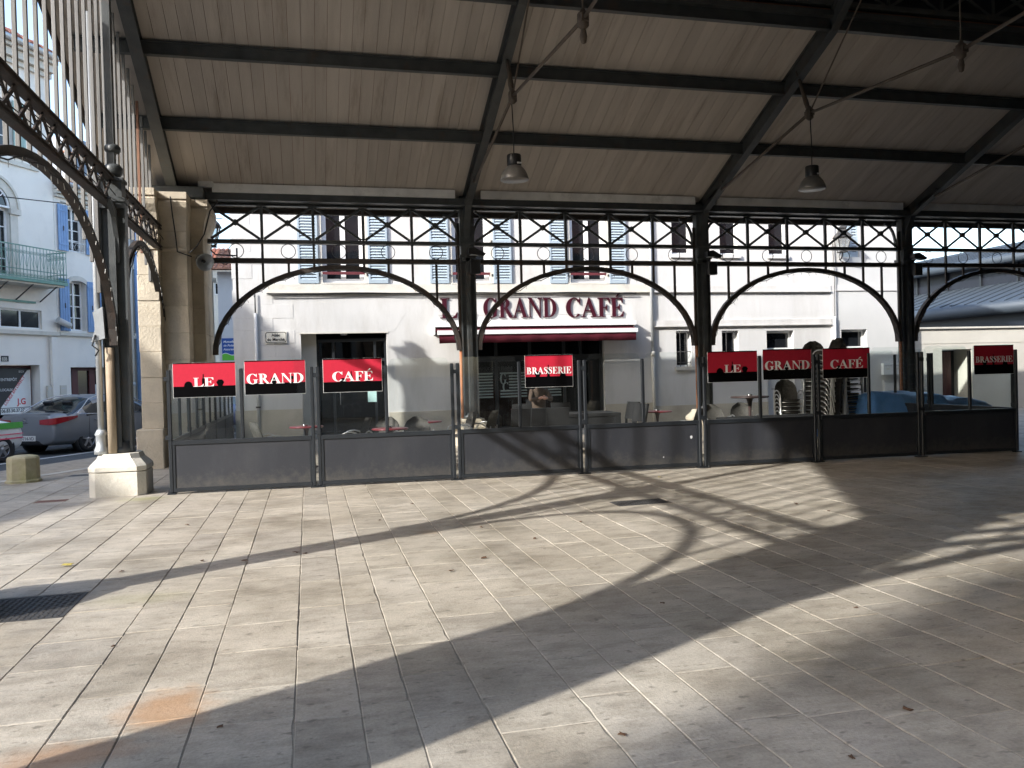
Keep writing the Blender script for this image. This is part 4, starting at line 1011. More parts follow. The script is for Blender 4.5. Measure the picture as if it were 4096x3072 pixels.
def house_door(parent, x0, x1, z1, depth=.22):
    d = bpy.data.objects.new('door', None); COL.objects.link(d); d.parent = parent
    zt = z1-.52
    f = MB(); f.box(x0+.004, depth-.03, 0, x0+.07, depth+.03, z1-.004); f.box(x1-.07, depth-.03, 0, x1-.004, depth+.03, z1-.004); f.box(x0+.07, depth-.03, z1-.07, x1-.07, depth+.03, z1-.004); f.box(x0+.07, depth-.035, zt-.07, x1-.07, depth+.03, zt); f.build('frame', 'frame_white', d)
    MB().add([(x0+.07, depth, zt), (x1-.07, depth, zt), (x1-.07, depth, z1-.07), (x0+.07, depth, z1-.07)], [(0, 1, 2, 3)]).build('pane', 'pane_dark', d)
    lf = MB(); lf.box(x0+.07, depth-.015, .02, x1-.07, depth+.03, zt-.07); lf.build('leaf', 'frame_white', d)
    for a, b in ((.15, .85), (.98, 1.25), (1.32, zt-.16)): lf = MB(); lf.box(x0+.16, depth-.028, a, x1-.16, depth-.0155, b); lf.build('panel', 'frame_white', d)
    MB().tube([(x1-.15, depth-.05, .98), (x1-.15, depth-.05, 1.12)], .014, 6).build('handle', 'chrome', d)
    part('letter_slot', 'ink_grey', d, (x0+.24, depth-.034, .89, x1-.3, depth-.0285, .96))
house_door(hw, 13.76-13, 14.70-13, 2.70)
# ---- grey-white end house
he = thing('end_house', 'grey-white end house with wall lantern, door and letter boxes', 'building', (17.5, YF, 0))
h3 = [(16.40-17.5, 0, 17.34-17.5, 2.70, .28), (16.50-17.5, 4.95, 17.12-17.5, 6.1, .15)]
wall(he, 16.045-17.5, 18.75-17.5, -.1, 8.4, h3, 'wall_grey'); tiled_roof(he, 16.0-17.5, 18.8-17.5, -.35, 8.35, 4.0, 9.8, 'tile_orange')
part('corner_strip', 'wall_white2', he, (16.05-17.5, -.03, -.05, 16.22-17.5, 0, 8.3)); house_door(he, h3[0][0], h3[0][2], 2.70)
part('string_course', 'wall_white2', he, (16.23-17.5, -.03, 3.90, 18.74-17.5, 0, 4.08))
shutter(he, 16.51-17.5, 4.96, 16.80-17.5, 6.08, 'shutter_pale', True, 'shutter', .06); shutter(he, 16.82-17.5, 4.96, 17.11-17.5, 6.08, 'shutter_pale', True, 'shutter', .06)
for i, (x, lb) in enumerate(((17.84, 'white letter box nearer the end house door'), (18.22, 'white letter box nearer the iron column, beside its twin'))):
    t = thing('letter_box', lb, 'letter box', (x, YF-.06, 1.26)); part('case', 'paper', t, (0, -.06, 0, .35, .055, .36)); part('flap', 'ink_grey', t, (.04, -.068, .26, .31, -.061, .30)); part('name_tag', 'enamel', t, (.10, -.066, .16, .25, -.061, .20))
t = thing('meter_cupboard', 'low grey meter cupboard below the letter boxes', 'cupboard', (17.9, YF-.03, .42)); part('case', 'wall_grey', t, (0, -.03, 0, .62, .025, .62)); part('door', 'wall_grey', t, (.03, -.038, .03, .59, -.031, .56)); part('lid', 'ink_grey', t, (-.02, -.05, .625, .64, .02, .65))
dp = thing('drainpipe', 'thin white drainpipe left of the end house door', 'drainpipe', (16.12, YF-.09, 0)); MB().tube([(0, 0, 0), (0, 0, 3.1)], .03, 8).build('pipe', 'frame_white', dp); MB().tube([(0, 0, 3.1), (.02, 0, 4.4), (-.03, .01, 5.4)], .010, 5).build('cable', 'wire', dp)
# ---- low wall with a passage, modern covered market behind it
lw = thing('low_wall', 'cream rendered low wall with a dark passage right of the end house', 'wall', (23, YF+.6, 0))
h4 = [(20.7-23, -.1, 21.9-23, 2.02, .8)]
wall(lw, 18.755-23, 31-23, -.1, 2.70, h4, 'wall_cream'); part('coping', 'stone_trim', lw, (18.76-23, -.06, 2.703, 31-23, .4, 2.76)); part('band', 'wall_cream', lw, (18.76-23, -.012, 2.22, 31-23, -.001, 2.235))
part('passage', 'dark_room', lw, (20.7-23, .8, 0, 21.9-23, .82, 2.0)); part('gate', 'frame_brown', lw, (21.05-23, .5, 0, 21.5-23, .53, 1.95))
cm = thing('covered_market', 'modern covered market with ribbed metal roof and thick rounded gutter', 'building', (27, 31, 0))
part('wall', 'dark_cladding', cm, (0, -8.2, 0, 14, 9, 3.55)); part('upper_wall', 'dark_cladding', cm, (2.9, -8.2, 4.9, 14, 9, 6.05))
rs = lnode('lower_roof', cm); MB().prism([(-.3, 3.86), (2.9, 4.92), (2.9, 4.98), (-.3, 3.92)], -8.6, 9, 'y').build('sheet', 'metal_roof', rs)
me = MB().bar((-.3, 0, 3.94), (2.88, 0, 4.995), .03, .05).mesh('seam', 'metal_roof')
for i in range(26): o = link('seam', me, rs); o.location = (0, -8.5+i*.68, 0)
for i in range(8): MB().box(-.36, -8.0+i*2.1, 3.90, -.26, -7.94+i*2.1, 3.99).build('clip', 'metal_roof', rs)
MB().tube([(-.42, -8.7, 3.66), (-.42, 9, 3.66)], .26, 16).build('gutter', 'metal_roof', cm)
rs = lnode('upper_roof', cm)
cv = [(2.3, 6.02), (3.2, 6.32), (5, 6.9), (8, 7.5), (11, 7.6), (14, 7.3)]; MB().ribbon(cv, [(a, b-.07) for a, b in cv], -8.6, 9, 'y').build('sheet', 'metal_roof', rs)
MB().tube([(2.28, -8.6, 5.95), (2.28, 9, 5.95)], .20, 14).build('gutter', 'metal_roof', cm)
me = MB().tube([(a, 0, b+.02) for a, b in cv], .022, 4).mesh('seam', 'metal_roof')
for i in range(44): o = link('seam', me, rs); o.location = (0, -8.5+i*.4, 0)
me = MB().box(-.05, -.05, 0, .05, .05, 1.15).mesh('post', 'fence_metal')
for i in range(9): o = link('post', me, cm); o.location = (2.86, -8+i*2.0, 4.93)

# the row stands a little nearer than it was drawn
for o in [o for o in COL.objects if o.parent is None and o is not cam and o is not sun and 22.3 < o.location.y < 23.4 and o.location.x > -3]:
    o.location = (o.location.x*.965, 21.8+(o.location.y-22.6)*.965, o.location.z*.985); o.scale = (.965, .965, .985)
YF = 21.8
# unseen houses behind the camera, added to block sun and sky light
hc = thing('sun_blocking_house', 'unseen tall house added towards the sun to shade the paving', 'building', (-12, -11.0, 0), math.pi)  # added so its corner casts the soft shadow edge on the paving
wall(hc, -13, 14.2, -.1, 19.0, [(-8+3.6*i, 3, -7+3.6*i, 5, .2) for i in range(5)], 'wall_beige')
hb = thing('sky_blocking_house', 'unseen pale house added behind the camera to darken the hall', 'building', (26, -7.5, 0), math.pi)  # added to hold sky light off the right of the hall
wall(hb, -16, 19, -.1, 9.5, [(-6+4*i, 1, -5+4*i, 3, .2) for i in range(5)], 'wall_beige'); tiled_roof(hb, -16, 19, -.3, 9.5, 4, 11, 'tile_orange', 1.0)

# ------------------------------------------------------------------ houses across the street
ORG = street(0, -21.0); RZ = R(90)-DIR
def shouse(name, label, s, n=-21.0): return thing(name, label, 'building', street(s, n), RZ)
# tall house with the balcony; local x = s - 18
A = shouse('balcony_house', 'tall pale town house with green iron balcony and red tiled roof', 18.0)
ah = [(1.02-.6, 4.95, 1.02+1.03, 7.05, .25), (1.9, .0, 3.0, 2.26, .35), (-2.5, .0, 1.55, 2.26, .35), (.2, 3.38, 3.15, 3.97, .2), (1.35, 8.62, 2.25, 10.3, .2), (-1.8, 8.62, -.9, 10.3, .2)]
ah[0] = (.80, 4.92, 2.04, 7.00, .25)
ah = [ah[0], (-2.5, 0, 3.0, 2.26, .45), ah[3], ah[4], ah[5]]
wall(A, -42, 3.76, -.1, 12.1, ah, 'wall_plaster')
part('cornice', 'stone_trim', A, (-6.5, -.10, 11.45, 3.78, 0, 11.60), (-6.5, -.22, 11.62, 3.80, 0, 11.85), (-6.5, -.34, 11.87, 3.82, 0, 12.02))
MB().tube([(-6.5, -.42, 12.06), (3.8, -.42, 12.06)], .09, 8).build('gutter', 'zinc', A)
tiled_roof(A, -6.5, 3.85, -.40, 12.1, 3.0, 14.0, 'tile_red', .24)
MB().prism([(-.40, 12.1), (3.0, 14.0), (3.0, 13.9), (-.4, 12.0)], -42, -6.5, 'x').build('roof_extension', 'tile_red', A)  # wall and roof lengthened out of view to shade the road
part('ledge', 'stone_trim', A, (-6.5, -.10, 3.20, 3.75, 0, 3.32))
for x0, x1 in ((1.0, 3.2),): part('upper_ledge', 'stone_trim', A, (x0, -.06, 8.36, x1, 0, 8.50)); part('panel_line', 'stone_trim', A, (-.2, -.03, 10.75, 3.3, 0, 10.80))
# arched window with moulded surround
aw2 = lnode('arched_window', A, (1.42, 0, 0)); hw_ = .62
MB().ribbon(arc_pts(0, 7.0, hw_+.26, hw_+.26, math.pi, 0, 16), arc_pts(0, 7.0, hw_+.01, hw_+.01, math.pi, 0, 16), -.08, .02).build('arch_moulding', 'stone_trim', aw2)
MB().ribbon(arc_pts(0, 7.0, hw_+.34, hw_+.34, math.pi, 0, 16), arc_pts(0, 7.0, hw_+.262, hw_+.262, math.pi, 0, 16), -.12, .0).build('hood_moulding', 'stone_trim', aw2)
for q in (-1, 1):
    a, b = sorted((q*(hw_+.01), q*(hw_+.27))); part('pilaster', 'stone_trim', aw2, (a, -.07, 4.92, b, .0, 6.82)); a, b = sorted((q*(hw_-.02), q*(hw_+.36))); part('impost', 'stone_trim', aw2, (a, -.12, 6.825, b, 0, 6.995))
MB().add([(hw_*math.cos(math.pi*i/14), -.004, 7.0+hw_*math.sin(math.pi*i/14)) for i in range(15)], [tuple(range(15))]).build('fanlight', 'pane_dark', aw2)
f = MB(); f.ribbon(arc_pts(0, 7.0, hw_, hw_, math.pi, 0, 14), arc_pts(0, 7.0, hw_-.06, hw_-.06, math.pi, 0, 14), -.05, -.006)
for t in (45, 90, 135): f.bar((0, -.03, 7.0), ((hw_-.04)*math.cos(R(t)), -.03, 7.0+(hw_-.04)*math.sin(R(t))), .03, .03)
f.box(-hw_, -.055, 6.985, hw_, -.006, 7.04); f.build('fanlight_bars', 'frame_white', aw2)
window(A, .80, 4.92, 2.04, 6.98, .12, 2, 4, 'frame_white', 'pane_dark', .07)
window(A, .2, 3.38, 3.15, 3.97, .1, 4, 1, 'frame_white', 'pane_dark', .05)
for a, b in ((1.35, 2.25), (-1.8, -.9)):
    window(A, a, 8.62, b, 10.3, .12, 2, 3, 'frame_white', 'pane_dark', .06)
    shutter(A, a-.47, 8.6, a-.02, 10.32, 'shutter_green', False); shutter(A, b+.02, 8.6, b+.47, 10.32, 'shutter_green', False)
# ground-floor shop front with posters
sf = lnode('shop_front', A, (0, .38, 0))
f = MB()
for x in (-2.5, -1.2, .2, 1.15, 1.35, 2.93): f.box(x, -.04, 0, x+.07, .04, 2.25)
f.box(-2.43, -.035, .0, 2.93, .035, .35); f.box(-2.43, -.035, 2.17, 2.93, .035, 2.25); f.build('frame', 'frame_brown', sf)
for a, b in ((-2.43, -1.2), (-1.13, .2), (.27, 1.15), (1.42, 2.93)): MB().add([(a, 0, .35), (b, 0, .35), (b, 0, 2.17), (a, 0, 2.17)], [(0, 1, 2, 3)]).build('pane', 'pane_dark', sf)
po = thing('shop_poster', 'black and white rental poster with red J.G lettering in shop window', 'poster', street(18.0, -21.0) + SN*(-.30), RZ)
part('sheet', 'ink', po, (1.75, -.012, .75, 2.92, -.002, 2.16))
MB().prism([(1.80, .96), (2.915, .96), (2.915, 2.12), (2.80, 2.10)], -.016, -.0125).build('white_field', 'paper', po); part('white_strip', 'paper', po, (1.80, -.016, .76, 2.915, -.0125, .94))
text('lettering', 'BOX', .10, 'ink_grey', po, (2.48, -.0175, 2.03)); text('lettering', 'ENTREPÔT', .12, 'ink_grey', po, (1.82, -.0175, 1.78), bold=.002); text('lettering', 'LOCAUX', .11, 'ink_grey', po, (1.80, -.0175, 1.47), bold=.002)
text('lettering', 'J.G', .26, 'poster_red', po, (2.40, -.0175, 1.05), bold=.006); text('lettering', '06.83.50.37.27', .145, 'ink', po, (1.82, -.0175, .82), width=.98, bold=.003)
text('lettering', 'LOUEZ EN DIRECT', .135, 'poster_red', po, (1.98, -.0175, 1.02), rot=(R(90), R(-50), 0), bold=.002)
po = thing('shop_poster', 'dark poster with large red letters at the left edge of shop window', 'poster', street(18.0, -21.0) + SN*(-.30), RZ)
part('sheet', 'ink', po, (.35, -.012, .75, 1.66, -.002, 2.16)); text('lettering', 'JG', .50, 'poster_red', po, (.98, -.0135, 1.35), bold=.01); text('lettering', 'LOUÉE', .22, 'poster_red', po, (.95, -.0135, 1.02), bold=.006)
# balcony
bl = lnode('balcony', A)
part('slab', 'balcony_green', bl, (-4, -.75, 4.74, 3.48, -.003, 4.84)); part('underside', 'stone_trim', bl, (-4, -.68, 4.68, 3.4, -.003, 4.737))
for z, h in ((4.86, .03), (5.08, .02), (5.78, .03)): part('rail', 'balcony_green', bl, (-4, -.74, z, 3.46, -.71, z+h), (3.43, -.71, z, 3.46, -.005, z+h))
me = MB().tube([(0, 0, 4.85), (0, 0, 5.79)], .009, 5).mesh('bar', 'balcony_green')
sc = []
for k in range(26):
    t = k/25; a = t*4.4*math.pi; r = .055*(1-t)+.006; sc.append((r*math.cos(a)-.0, 0, 5.60+r*math.sin(a)))
ms = MB(); ms.tube(sc, .006, 4); ms.tube([(p[0]*.9, 0, 10.60-p[2]-.12+.06) for p in sc], .006, 4); ms.tube([(-.05+.10*t/6, 0, 5.55-.36*t/6+.02*math.sin(t)) for t in range(7)], .006, 4); ms = ms.mesh('scroll', 'balcony_green')
x = 3.44
while x > .8:
    o = link('bar', me, bl); o.location = (x, -.725, 0); o = link('scroll', ms, bl); o.location = (x-.065, -.725, 0); o.scale = (1 if int(x*10) % 2 else -1, 1, 1); x -= .125
y = -.62
while y < -.05:
    o = link('bar', me, bl); o.location = (3.445, y, 0); o = link('scroll', ms, bl); o.location = (3.445, y+.06, 0); o.rotation_euler = (0, 0, R(90)); y += .125
for x in (3.1, 2.2, 1.3): MB().tube([(x, -.68, 4.69), (x, -.01, 4.25)], .02, 6).build('stay', 'iron', bl)
part('green_band', 'balcony_green', A, (-4, -.05, 4.18, 2.9, 0, 4.24))
t = thing('house_number_plate', 'small house number plate left of the shop poster', 'number plate', street(19.6, -21)+Vector((0, 0, 2.36)), RZ); part('plate', 'ink', t, (0, -.012, 0, .26, 0, .17)); text('digits', '83B', .15, 'enamel', t, (.02, -.0135, .025), width=.8)
t = thing('house_number_plate', 'small house number plate above the dark door opening', 'number plate', street(23.35, -21)+Vector((0, 0, 2.30)), RZ); part('plate', 'ink', t, (0, -.012, 0, .17, 0, .17)); text('digits', '83', .15, 'enamel', t, (.015, -.0135, .025), width=.85)
t = thing('security_camera', 'white tubular floodlight on the corner between balcony house and blue shutters', 'floodlight', street(21.75, -21)+Vector((0, 0, 3.55)), RZ)
MB().tube([(0, -.02, .1), (-.05, -.15, .12)], .02, 6).build('arm', 'wall_grey', t); MB().tube([(-.12, -.15, .16), (.30, -.22, -.02)], .10, 12, smooth=True).build('housing', 'wall_grey', t)
dp = thing('drainpipe', 'broad pale drainpipe between the two letter boxes', 'drainpipe', street(21.52, -20.93), RZ); MB().box(-.13, -.05, 0, .13, .05, 3.15).build('casing', 'wall_plaster', dp)
for i, (s, lb) in enumerate(((21.22, 'beige letter box left of the broad drainpipe'), (21.72, 'beige letter box right of the broad drainpipe'))):
    t = thing('letter_box', lb, 'letter box', street(s, -20.99)+Vector((0, 0, 1.22)), RZ); part('case', 'wall_cream', t, (0, -.07, 0, .26, 0, .38)); part('flap', 'ink_grey', t, (.05, -.076, .27, .21, -.071, .30))
# house with blue shutters; local x = s - 21.77
B = shouse('blue_shutter_house', 'pale house with bright blue wooden shutters across the street', 21.77)
o = 21.77
bh = [(22.32-o, 6.02, 23.03-o, 7.5, .28), (22.28-o, 3.40, 23.0-o, 5.05, .28), (23.92-o, 3.40, 24.6-o, 5.05, .28), (22.25-o, 0, 23.95-o, 2.19, .4), (24.5-o, 0.9, 25.0-o, 2.19, .3)]
wall(B, 0.005, 25.2-o, -.1, 8.1, bh, 'wall_plaster')
part('cornice', 'stone_trim', B, (.01, -.10, 7.72, 3.42, 0, 7.80), (.01, -.20, 7.82, 3.42, 0, 7.95), (.01, -.30, 7.97, 3.42, 0, 8.10)); tiled_roof(B, .0, 3.45, -.36, 8.12, 2.6, 8.9, 'tile_orange', .22)
MB().tube([(0.02, -.38, 8.13), (3.42, -.38, 8.13)], .07, 8).build('gutter', 'zinc', B)
part('ledge', 'stone_trim', B, (.01, -.09, 3.22, 3.42, 0, 3.33)); part('panel_line', 'stone_trim', B, (.3, -.03, 7.58, 3.1, 0, 7.62))
for i, h in enumerate(bh[:3]):
    w = window(B, h[0], h[1], h[2], h[3], .2, 2, 4, 'frame_white', 'pane_dark', .06)
    xm = (h[0]+h[2])/2; hwid = (h[2]-h[0])/2
    MB().ribbon(arc_pts(xm, h[3]-.12, hwid+.12, .30, R(160), R(20), 8), arc_pts(xm, h[3]-.14, hwid+.02, .16, R(160), R(20), 8), -.05, .0).build('lintel', 'stone_trim', w)
    g = MB()
    for q in range(3):
        cx_ = h[0]+.14+q*.2; g.tube([(cx_+.08*math.cos(a*.7), -.02, h[1]+.16+.10*math.sin(a*.7)) for a in range(9)], .008, 4)
    g.box(h[0], -.03, h[1]+.02, h[2], -.01, h[1]+.035); g.box(h[0], -.03, h[1]+.30, h[2], -.01, h[1]+.315)
    if i == 0: g.build('guard_rail', 'frame_white', w)
shutter(B, 21.88-o, 6.0, 22.29-o, 7.5, 'shutter_blue', False); shutter(B, 23.06-o, 6.0, 23.42-o, 7.5, 'shutter_blue', False)
shutter(B, 21.85-o, 3.38, 22.26-o, 5.08, 'shutter_blue', False); shutter(B, 23.03-o, 3.38, 23.42-o, 5.08, 'shutter_blue', False); shutter(B, 23.53-o, 3.38, 23.90-o, 5.08, 'shutter_blue', False); shutter(B, 24.63-o, 3.38, 25.0-o, 5.08, 'shutter_blue', False)
dr = lnode('shop_door', B, (0, .36, 0)); f = MB()
for x, w in ((22.26-o, .10), (22.62-o, .26), (23.38-o, .26), (23.86-o, .08)): f.box(x, -.05, 0, x+w, .05, 2.185)
f.box(22.36-o, -.045, 2.08, 23.86-o, .045, 2.185); f.box(22.36-o, -.045, 0, 23.86-o, .045, .2); f.build('frame', 'frame_brown', dr)
for a, b in ((22.36-o, 22.62-o), (22.88-o, 23.38-o), (23.64-o, 23.86-o)): MB().add([(a, 0, .2), (b, 0, .2), (b, 0, 2.08), (a, 0, 2.08)], [(0, 1, 2, 3)]).build('pane', 'pane_dark', dr)
part('notice', 'paper', dr, (22.98-o, -.012, .95, 23.28-o, -.004, 1.28)); part('notice', 'paper', dr, (22.38-o, -.012, 1.05, 22.6-o, -.004, 1.42)); part('notice', 'paper', dr, (23.66-o, -.012, 1.25, 23.84-o, -.004, 1.6))
window(B, 24.5-o, .9, 25.0-o, 2.19, .2, 1, 1, 'frame_brown', 'pane_dark', .06)
# beige house further along, up to the corner of the lane
C = shouse('beige_house', 'beige rendered house with blue drainpipe behind the stone pier', 25.205)
ch = [(1.0, 3.4, 1.75, 5.05, .25), (3.2, 3.4, 3.95, 5.05, .25), (3.2, 6.2, 3.95, 7.6, .25), (1.0, .0, 1.9, 2.3, .3), (3.4, .9, 4.3, 2.3, .3)]
wall(C, 0, 4.9, -.1, 9.3, ch, 'wall_beige'); part('ledge', 'stone_trim', C, (0, -.1, 3.22, 5.0, 0, 3.42)); part('ledge', 'stone_trim', C, (0, -.1, 5.75, 4.98, 0, 5.95)); part('cornice', 'stone_trim', C, (0, -.25, 9.0, 5.1, 0, 9.3)); tiled_roof(C, 0, 5.1, -.35, 9.32, 3, 10.3, 'tile_orange', .22)
for h in ch[:3]: window(C, h[0], h[1], h[2], h[3], .15, 2, 3, 'frame_white', 'pane_dark', .06, 'stone_trim')
for h in ch[3:]: window(C, h[0], h[1], h[2], h[3], .15, 1, 1, 'frame_brown', 'pane_dark', .07)
shutter(C, .55, 3.4, .98, 5.05, 'shutter_blue', False); shutter(C, 1.78, 3.4, 2.2, 5.05, 'shutter_pale', False); shutter(C, 4.0, 3.4, 4.4, 5.05, 'shutter_pale', False)
dp = thing('drainpipe', 'blue-grey painted drainpipe between blue shutters and beige house', 'drainpipe', street(25.33, -20.9), RZ); MB().tube([(0, 0, 0), (0, 0, 9.0)], .06, 8).build('pipe', 'shutter_blue', dp)
dp = thing('drainpipe', 'cream drainpipe close to the blue-grey drainpipe', 'drainpipe', street(25.05, -20.9), RZ); MB().tube([(0, 0, 0), (0, 0, 5.6), (.1, .03, 5.8)], .055, 8).build('pipe', 'wall_cream', dp); MB().lathe([(.06, 0), (.08, .02), (.08, .12), (.06, .14)], 8, (0, 0, 1.5)).build('socket', 'zinc', dp)
# houses glimpsed beyond
Sh = shouse('slate_house', 'distant house with grey slate attic above the blue shutters', 31.3, -29.5)
wall(Sh, 0, 4.5, -.1, 11.2, [(.5, 9.2, 1.1, 10.6, .2), (2.0, 9.2, 2.6, 10.6, .2)], 'wall_plaster'); MB().prism([(0, 11.2), (4.5, 11.2), (4.3, 13.2), (.2, 13.2)], 0.0, 5, 'y').build('attic', 'slate', Sh)
window(Sh, .5, 9.2, 1.1, 10.6, .1, 1, 2, 'frame_white', 'pane_dark', .06); window(Sh, 2.0, 9.2, 2.6, 10.6, .1, 1, 2, 'frame_white', 'pane_dark', .06); part('chimney', 'tile_red', Sh, (.3, 1.5, 13.2, .9, 2.1, 14.0))
E1 = thing('yellow_house', 'distant pale yellow house with dark tiled eave at the lane end', 'building', (-6.5, 50, 0)); wall(E1, -4, 2.55, -.1, 8.2, [(1.4, 6.6, 1.9, 7.3, .2)], 'wall_cream'); window(E1, 1.4, 6.6, 1.9, 7.3, .1, 1, 1, 'frame_white', 'pane_dark', .05); tiled_roof(E1, -4.2, 2.75, -.4, 8.2, 4, 9.8, 'tile_red', .25)
F1 = thing('white_lane_house', 'bright white side of a lane house behind the cafe corner', 'building', (-1.4, 34, 0)); wall(F1, -1.95, 3, -.1, 5.9, [(-1.6, 1.0, -1.25, 2.0, .2)], 'wall_white2'); window(F1, -1.6, 1.0, -1.25, 2.0, .1, 1, 1, 'frame_white', 'pane_dark', .05); tiled_roof(F1, -2.2, 3, -.45, 5.9, 4, 7.3, 'tile_orange', .24)
ms = thing('insurance_sign', 'blue and green projecting insurance sign seen above the red banner', 'sign', (-2.86, 33.0, 2.38))
part('panel', 'sign_blue', ms, (-.30, -.03, .22, .30, .03, .85)); wv = [(-.30+i*.06, .22-.0+.04*math.sin(i*.75)) for i in range(11)]
MB().prism([(-.30, 0)]+[(.30, 0)]+[(a, b+.012) for a, b in wv[::-1]], -.032, .032).build('green_field', 'sign_green', ms)
MB().ribbon([(a, b+.03) for a, b in wv], [(a, b+.008) for a, b in wv], -.034, .034).build('white_wave', 'paper', ms); part('side_frame', 'ink_grey', ms, (.302, -.035, 0, .345, .035, .86))
for i, s_ in enumerate(('Mutuelle', 'de Poitiers', 'Assurances')): text('lettering', s_, .115, 'paper', ms, (-.25, -.0355, .68-.145*i), shear=.25, bold=.002)
MB().tube([(.33, 0, .6), (1.0, .9, .6)], .03, 6).build('bracket', 'iron', ms)
wm_ = MB(); wm_.tube([(-13+i*1.2, 17.5+i*.75, 6.15-.12*math.sin(math.pi*i/9)) for i in range(10)], .012, 4); tag(wm_.build('overhead_cable', 'wire'), 'thin cable strung past the upper blue shutters', 'cable')
# stone bollard on the pavement edge
bo = thing('stone_bollard', 'squat octagonal mossy stone bollard at the kerb', 'bollard', (-4.68, 15.28, 0))
def octo(h, c): return [(-h+c, -h), (h-c, -h), (h, -h+c), (h, h-c), (h-c, h), (-h+c, h), (-h, h-c), (-h, -h+c)]
MB().loft([[(a, b, z) for a, b in octo(h, h*.55)] for h, z in ((.25, -.02), (.25, .03), (.225, .05), (.222, .40), (.20, .43), (.12, .45))]).build('block', 'moss_stone', bo)

# ------------------------------------------------------------------ terrace screens
FA = Vector((-1.97, 12.50, 0)); FB = Vector((11.92, 11.62, 0)); FL = (FB-FA).length/7; FR = math.atan2((FB-FA).y, (FB-FA).x)
def rounded(x0, z0, x1, z1, r=.07):
    p = [(x0, z0), (x1, z0), (x1, z1-r*1.6)]
    p += [(x1-.028-r*(1-math.cos(R(a))), z1-r+r*math.sin(R(a))) for a in (0, 30, 60, 90)]
    p += [(x0+.028+r*(1-math.cos(R(a))), z1-r+r*math.sin(R(a))) for a in (90, 60, 30, 0)]
    return p+[(x0, z1-r*1.6)]
def screen(name, label, loc, rz, group, L_=2.0):
    t = thing(name, label, 'screen', loc, rz, group); W = L_-.035; a = .012
    for x in (a, a+W-.05): m = MB(); m.bbox(x, -.025, .02, x+.05, .025, 1.775, .008); m.build('post', 'fence_metal', t)
    m = MB(); m.bbox(a+W/2-.025, -.022, .765, a+W/2+.025, .022, 1.775, .008); m.build('middle_post', 'fence_metal', t)
    for z0, z1 in ((.03, .085), (.70, .765)): MB().bbox(a+.051, -.024, z0, a+W-.051, .024, z1, .005).build('rail', 'fence_metal', t)
    for x in (a+.052, a+W-.082): MB().box(x, -.018, .086, x+.03, .018, .699).build('stile', 'fence_metal', t)
    MB().box(a+.083, -.008, .086, a+W-.083, .006, .699).build('lower_panel', 'fence_panel', t)
    for x0, x1 in ((a+.054, a+W/2-.028), (a+W/2+.028, a+W-.054)): MB().prism(rounded(x0, .768, x1, 1.865), -.004, .004).build('glass_pane', 'glass_fence', t)
    for x in (a+.0, a+W-.05): MB().box(x-.03, -.05, 0, x+.08, .05, .018).build('foot', 'fence_metal', t)
    for z in (.78, 1.62): MB().box(-.024, -.034, z, a+.045, .032, z+.06).build('clamp', 'fence_metal', t)
    return t
LB = ['grey glazed terrace screen at the left corner with LE and GRAND banners', 'grey glazed terrace screen with one CAFÉ banner, second from the left', 'grey glazed terrace screen with a BRASSERIE banner before the black table',
      'grey glazed terrace screen without banner, middle of the row', 'grey glazed terrace screen in half shadow with LE and GRAND banners', 'dark glazed terrace screen before the blue tarpaulin with CAFÉ banner', 'last dark glazed terrace screen with BRASSERIE banner on the right']
FD = (FB-FA).normalized(); SCR = []
FJ = [0, 2.07, 4.14, 6.13, 8.11, 10.11, 12.02, 13.92]
for i in range(7):
    p = FA+FD*FJ[i]; p.z = 0
    SCR.append(screen('terrace_screen', LB[i], p, FR+R(random.uniform(-.5, .5)), 'screens along the front of the terrace', FJ[i+1]-FJ[i]))
for i in range(5):
    screen('terrace_screen', ('grey glazed side screen next to the front corner', 'second grey side screen behind the LE banner', 'third grey side screen, beside the stone pier', 'fourth grey side screen going back to the lane', 'farthest grey side screen near the cafe corner')[i],
           (-1.96, 12.62+i*2.0, 0), R(90), 'side screens running back to the cafe')
for i in range(2):
    screen('terrace_screen', ('dark right-hand side screen next to the front corner', 'dark right-hand side screen further back by the low wall')[i], (11.98, 11.75+i*2.0, 0), R(90), 'side screens on the right of the terrace')
for i, (x, z, s_) in enumerate(((1.78, .50, .024), (1.30, .20, .012))):
    MB().prism([(x+s_*math.cos(a)*random.uniform(.6, 1.2), z+s_*1.2*math.sin(a)*random.uniform(.3, 1.4)) for a in [k*.785 for k in range(8)]], -.0105, -.0085).build('paper_scrap', 'ink_grey', SCR[3])
# red banners on the panes
def dome(cx, w, h): return [(cx+w*math.cos(math.pi*i/10), h*math.sin(math.pi*i/10)) for i in range(11)]
def shape(kind, cx, s):
    if kind == 'dome': return dome(cx, .060*s, .075*s)
    if kind == 'bottle': return [(cx-.018*s, 0), (cx+.018*s, 0), (cx+.018*s, .09*s), (cx+.007*s, .12*s), (cx+.007*s, .165*s), (cx-.007*s, .165*s), (cx-.007*s, .12*s), (cx-.018*s, .09*s)]
    if kind == 'cup': return [(cx-.030*s, 0), (cx+.030*s, 0), (cx+.055*s, .055*s), (cx+.045*s, .065*s), (cx+.028*s, .09*s), (cx-.028*s, .09*s), (cx-.045*s, .065*s), (cx-.055*s, .055*s)]
    if kind == 'glass': return [(cx-.022*s, 0), (cx+.022*s, 0), (cx+.005*s, .01*s), (cx+.005*s, .05*s), (cx+.024*s, .075*s), (cx+.018*s, .12*s), (cx-.018*s, .12*s), (cx-.024*s, .075*s), (cx-.005*s, .05*s), (cx-.005*s, .01*s)]
    return [(cx-.05*s, 0), (cx+.05*s, 0), (cx+.03*s, .06*s), (cx-.035*s, .06*s)]
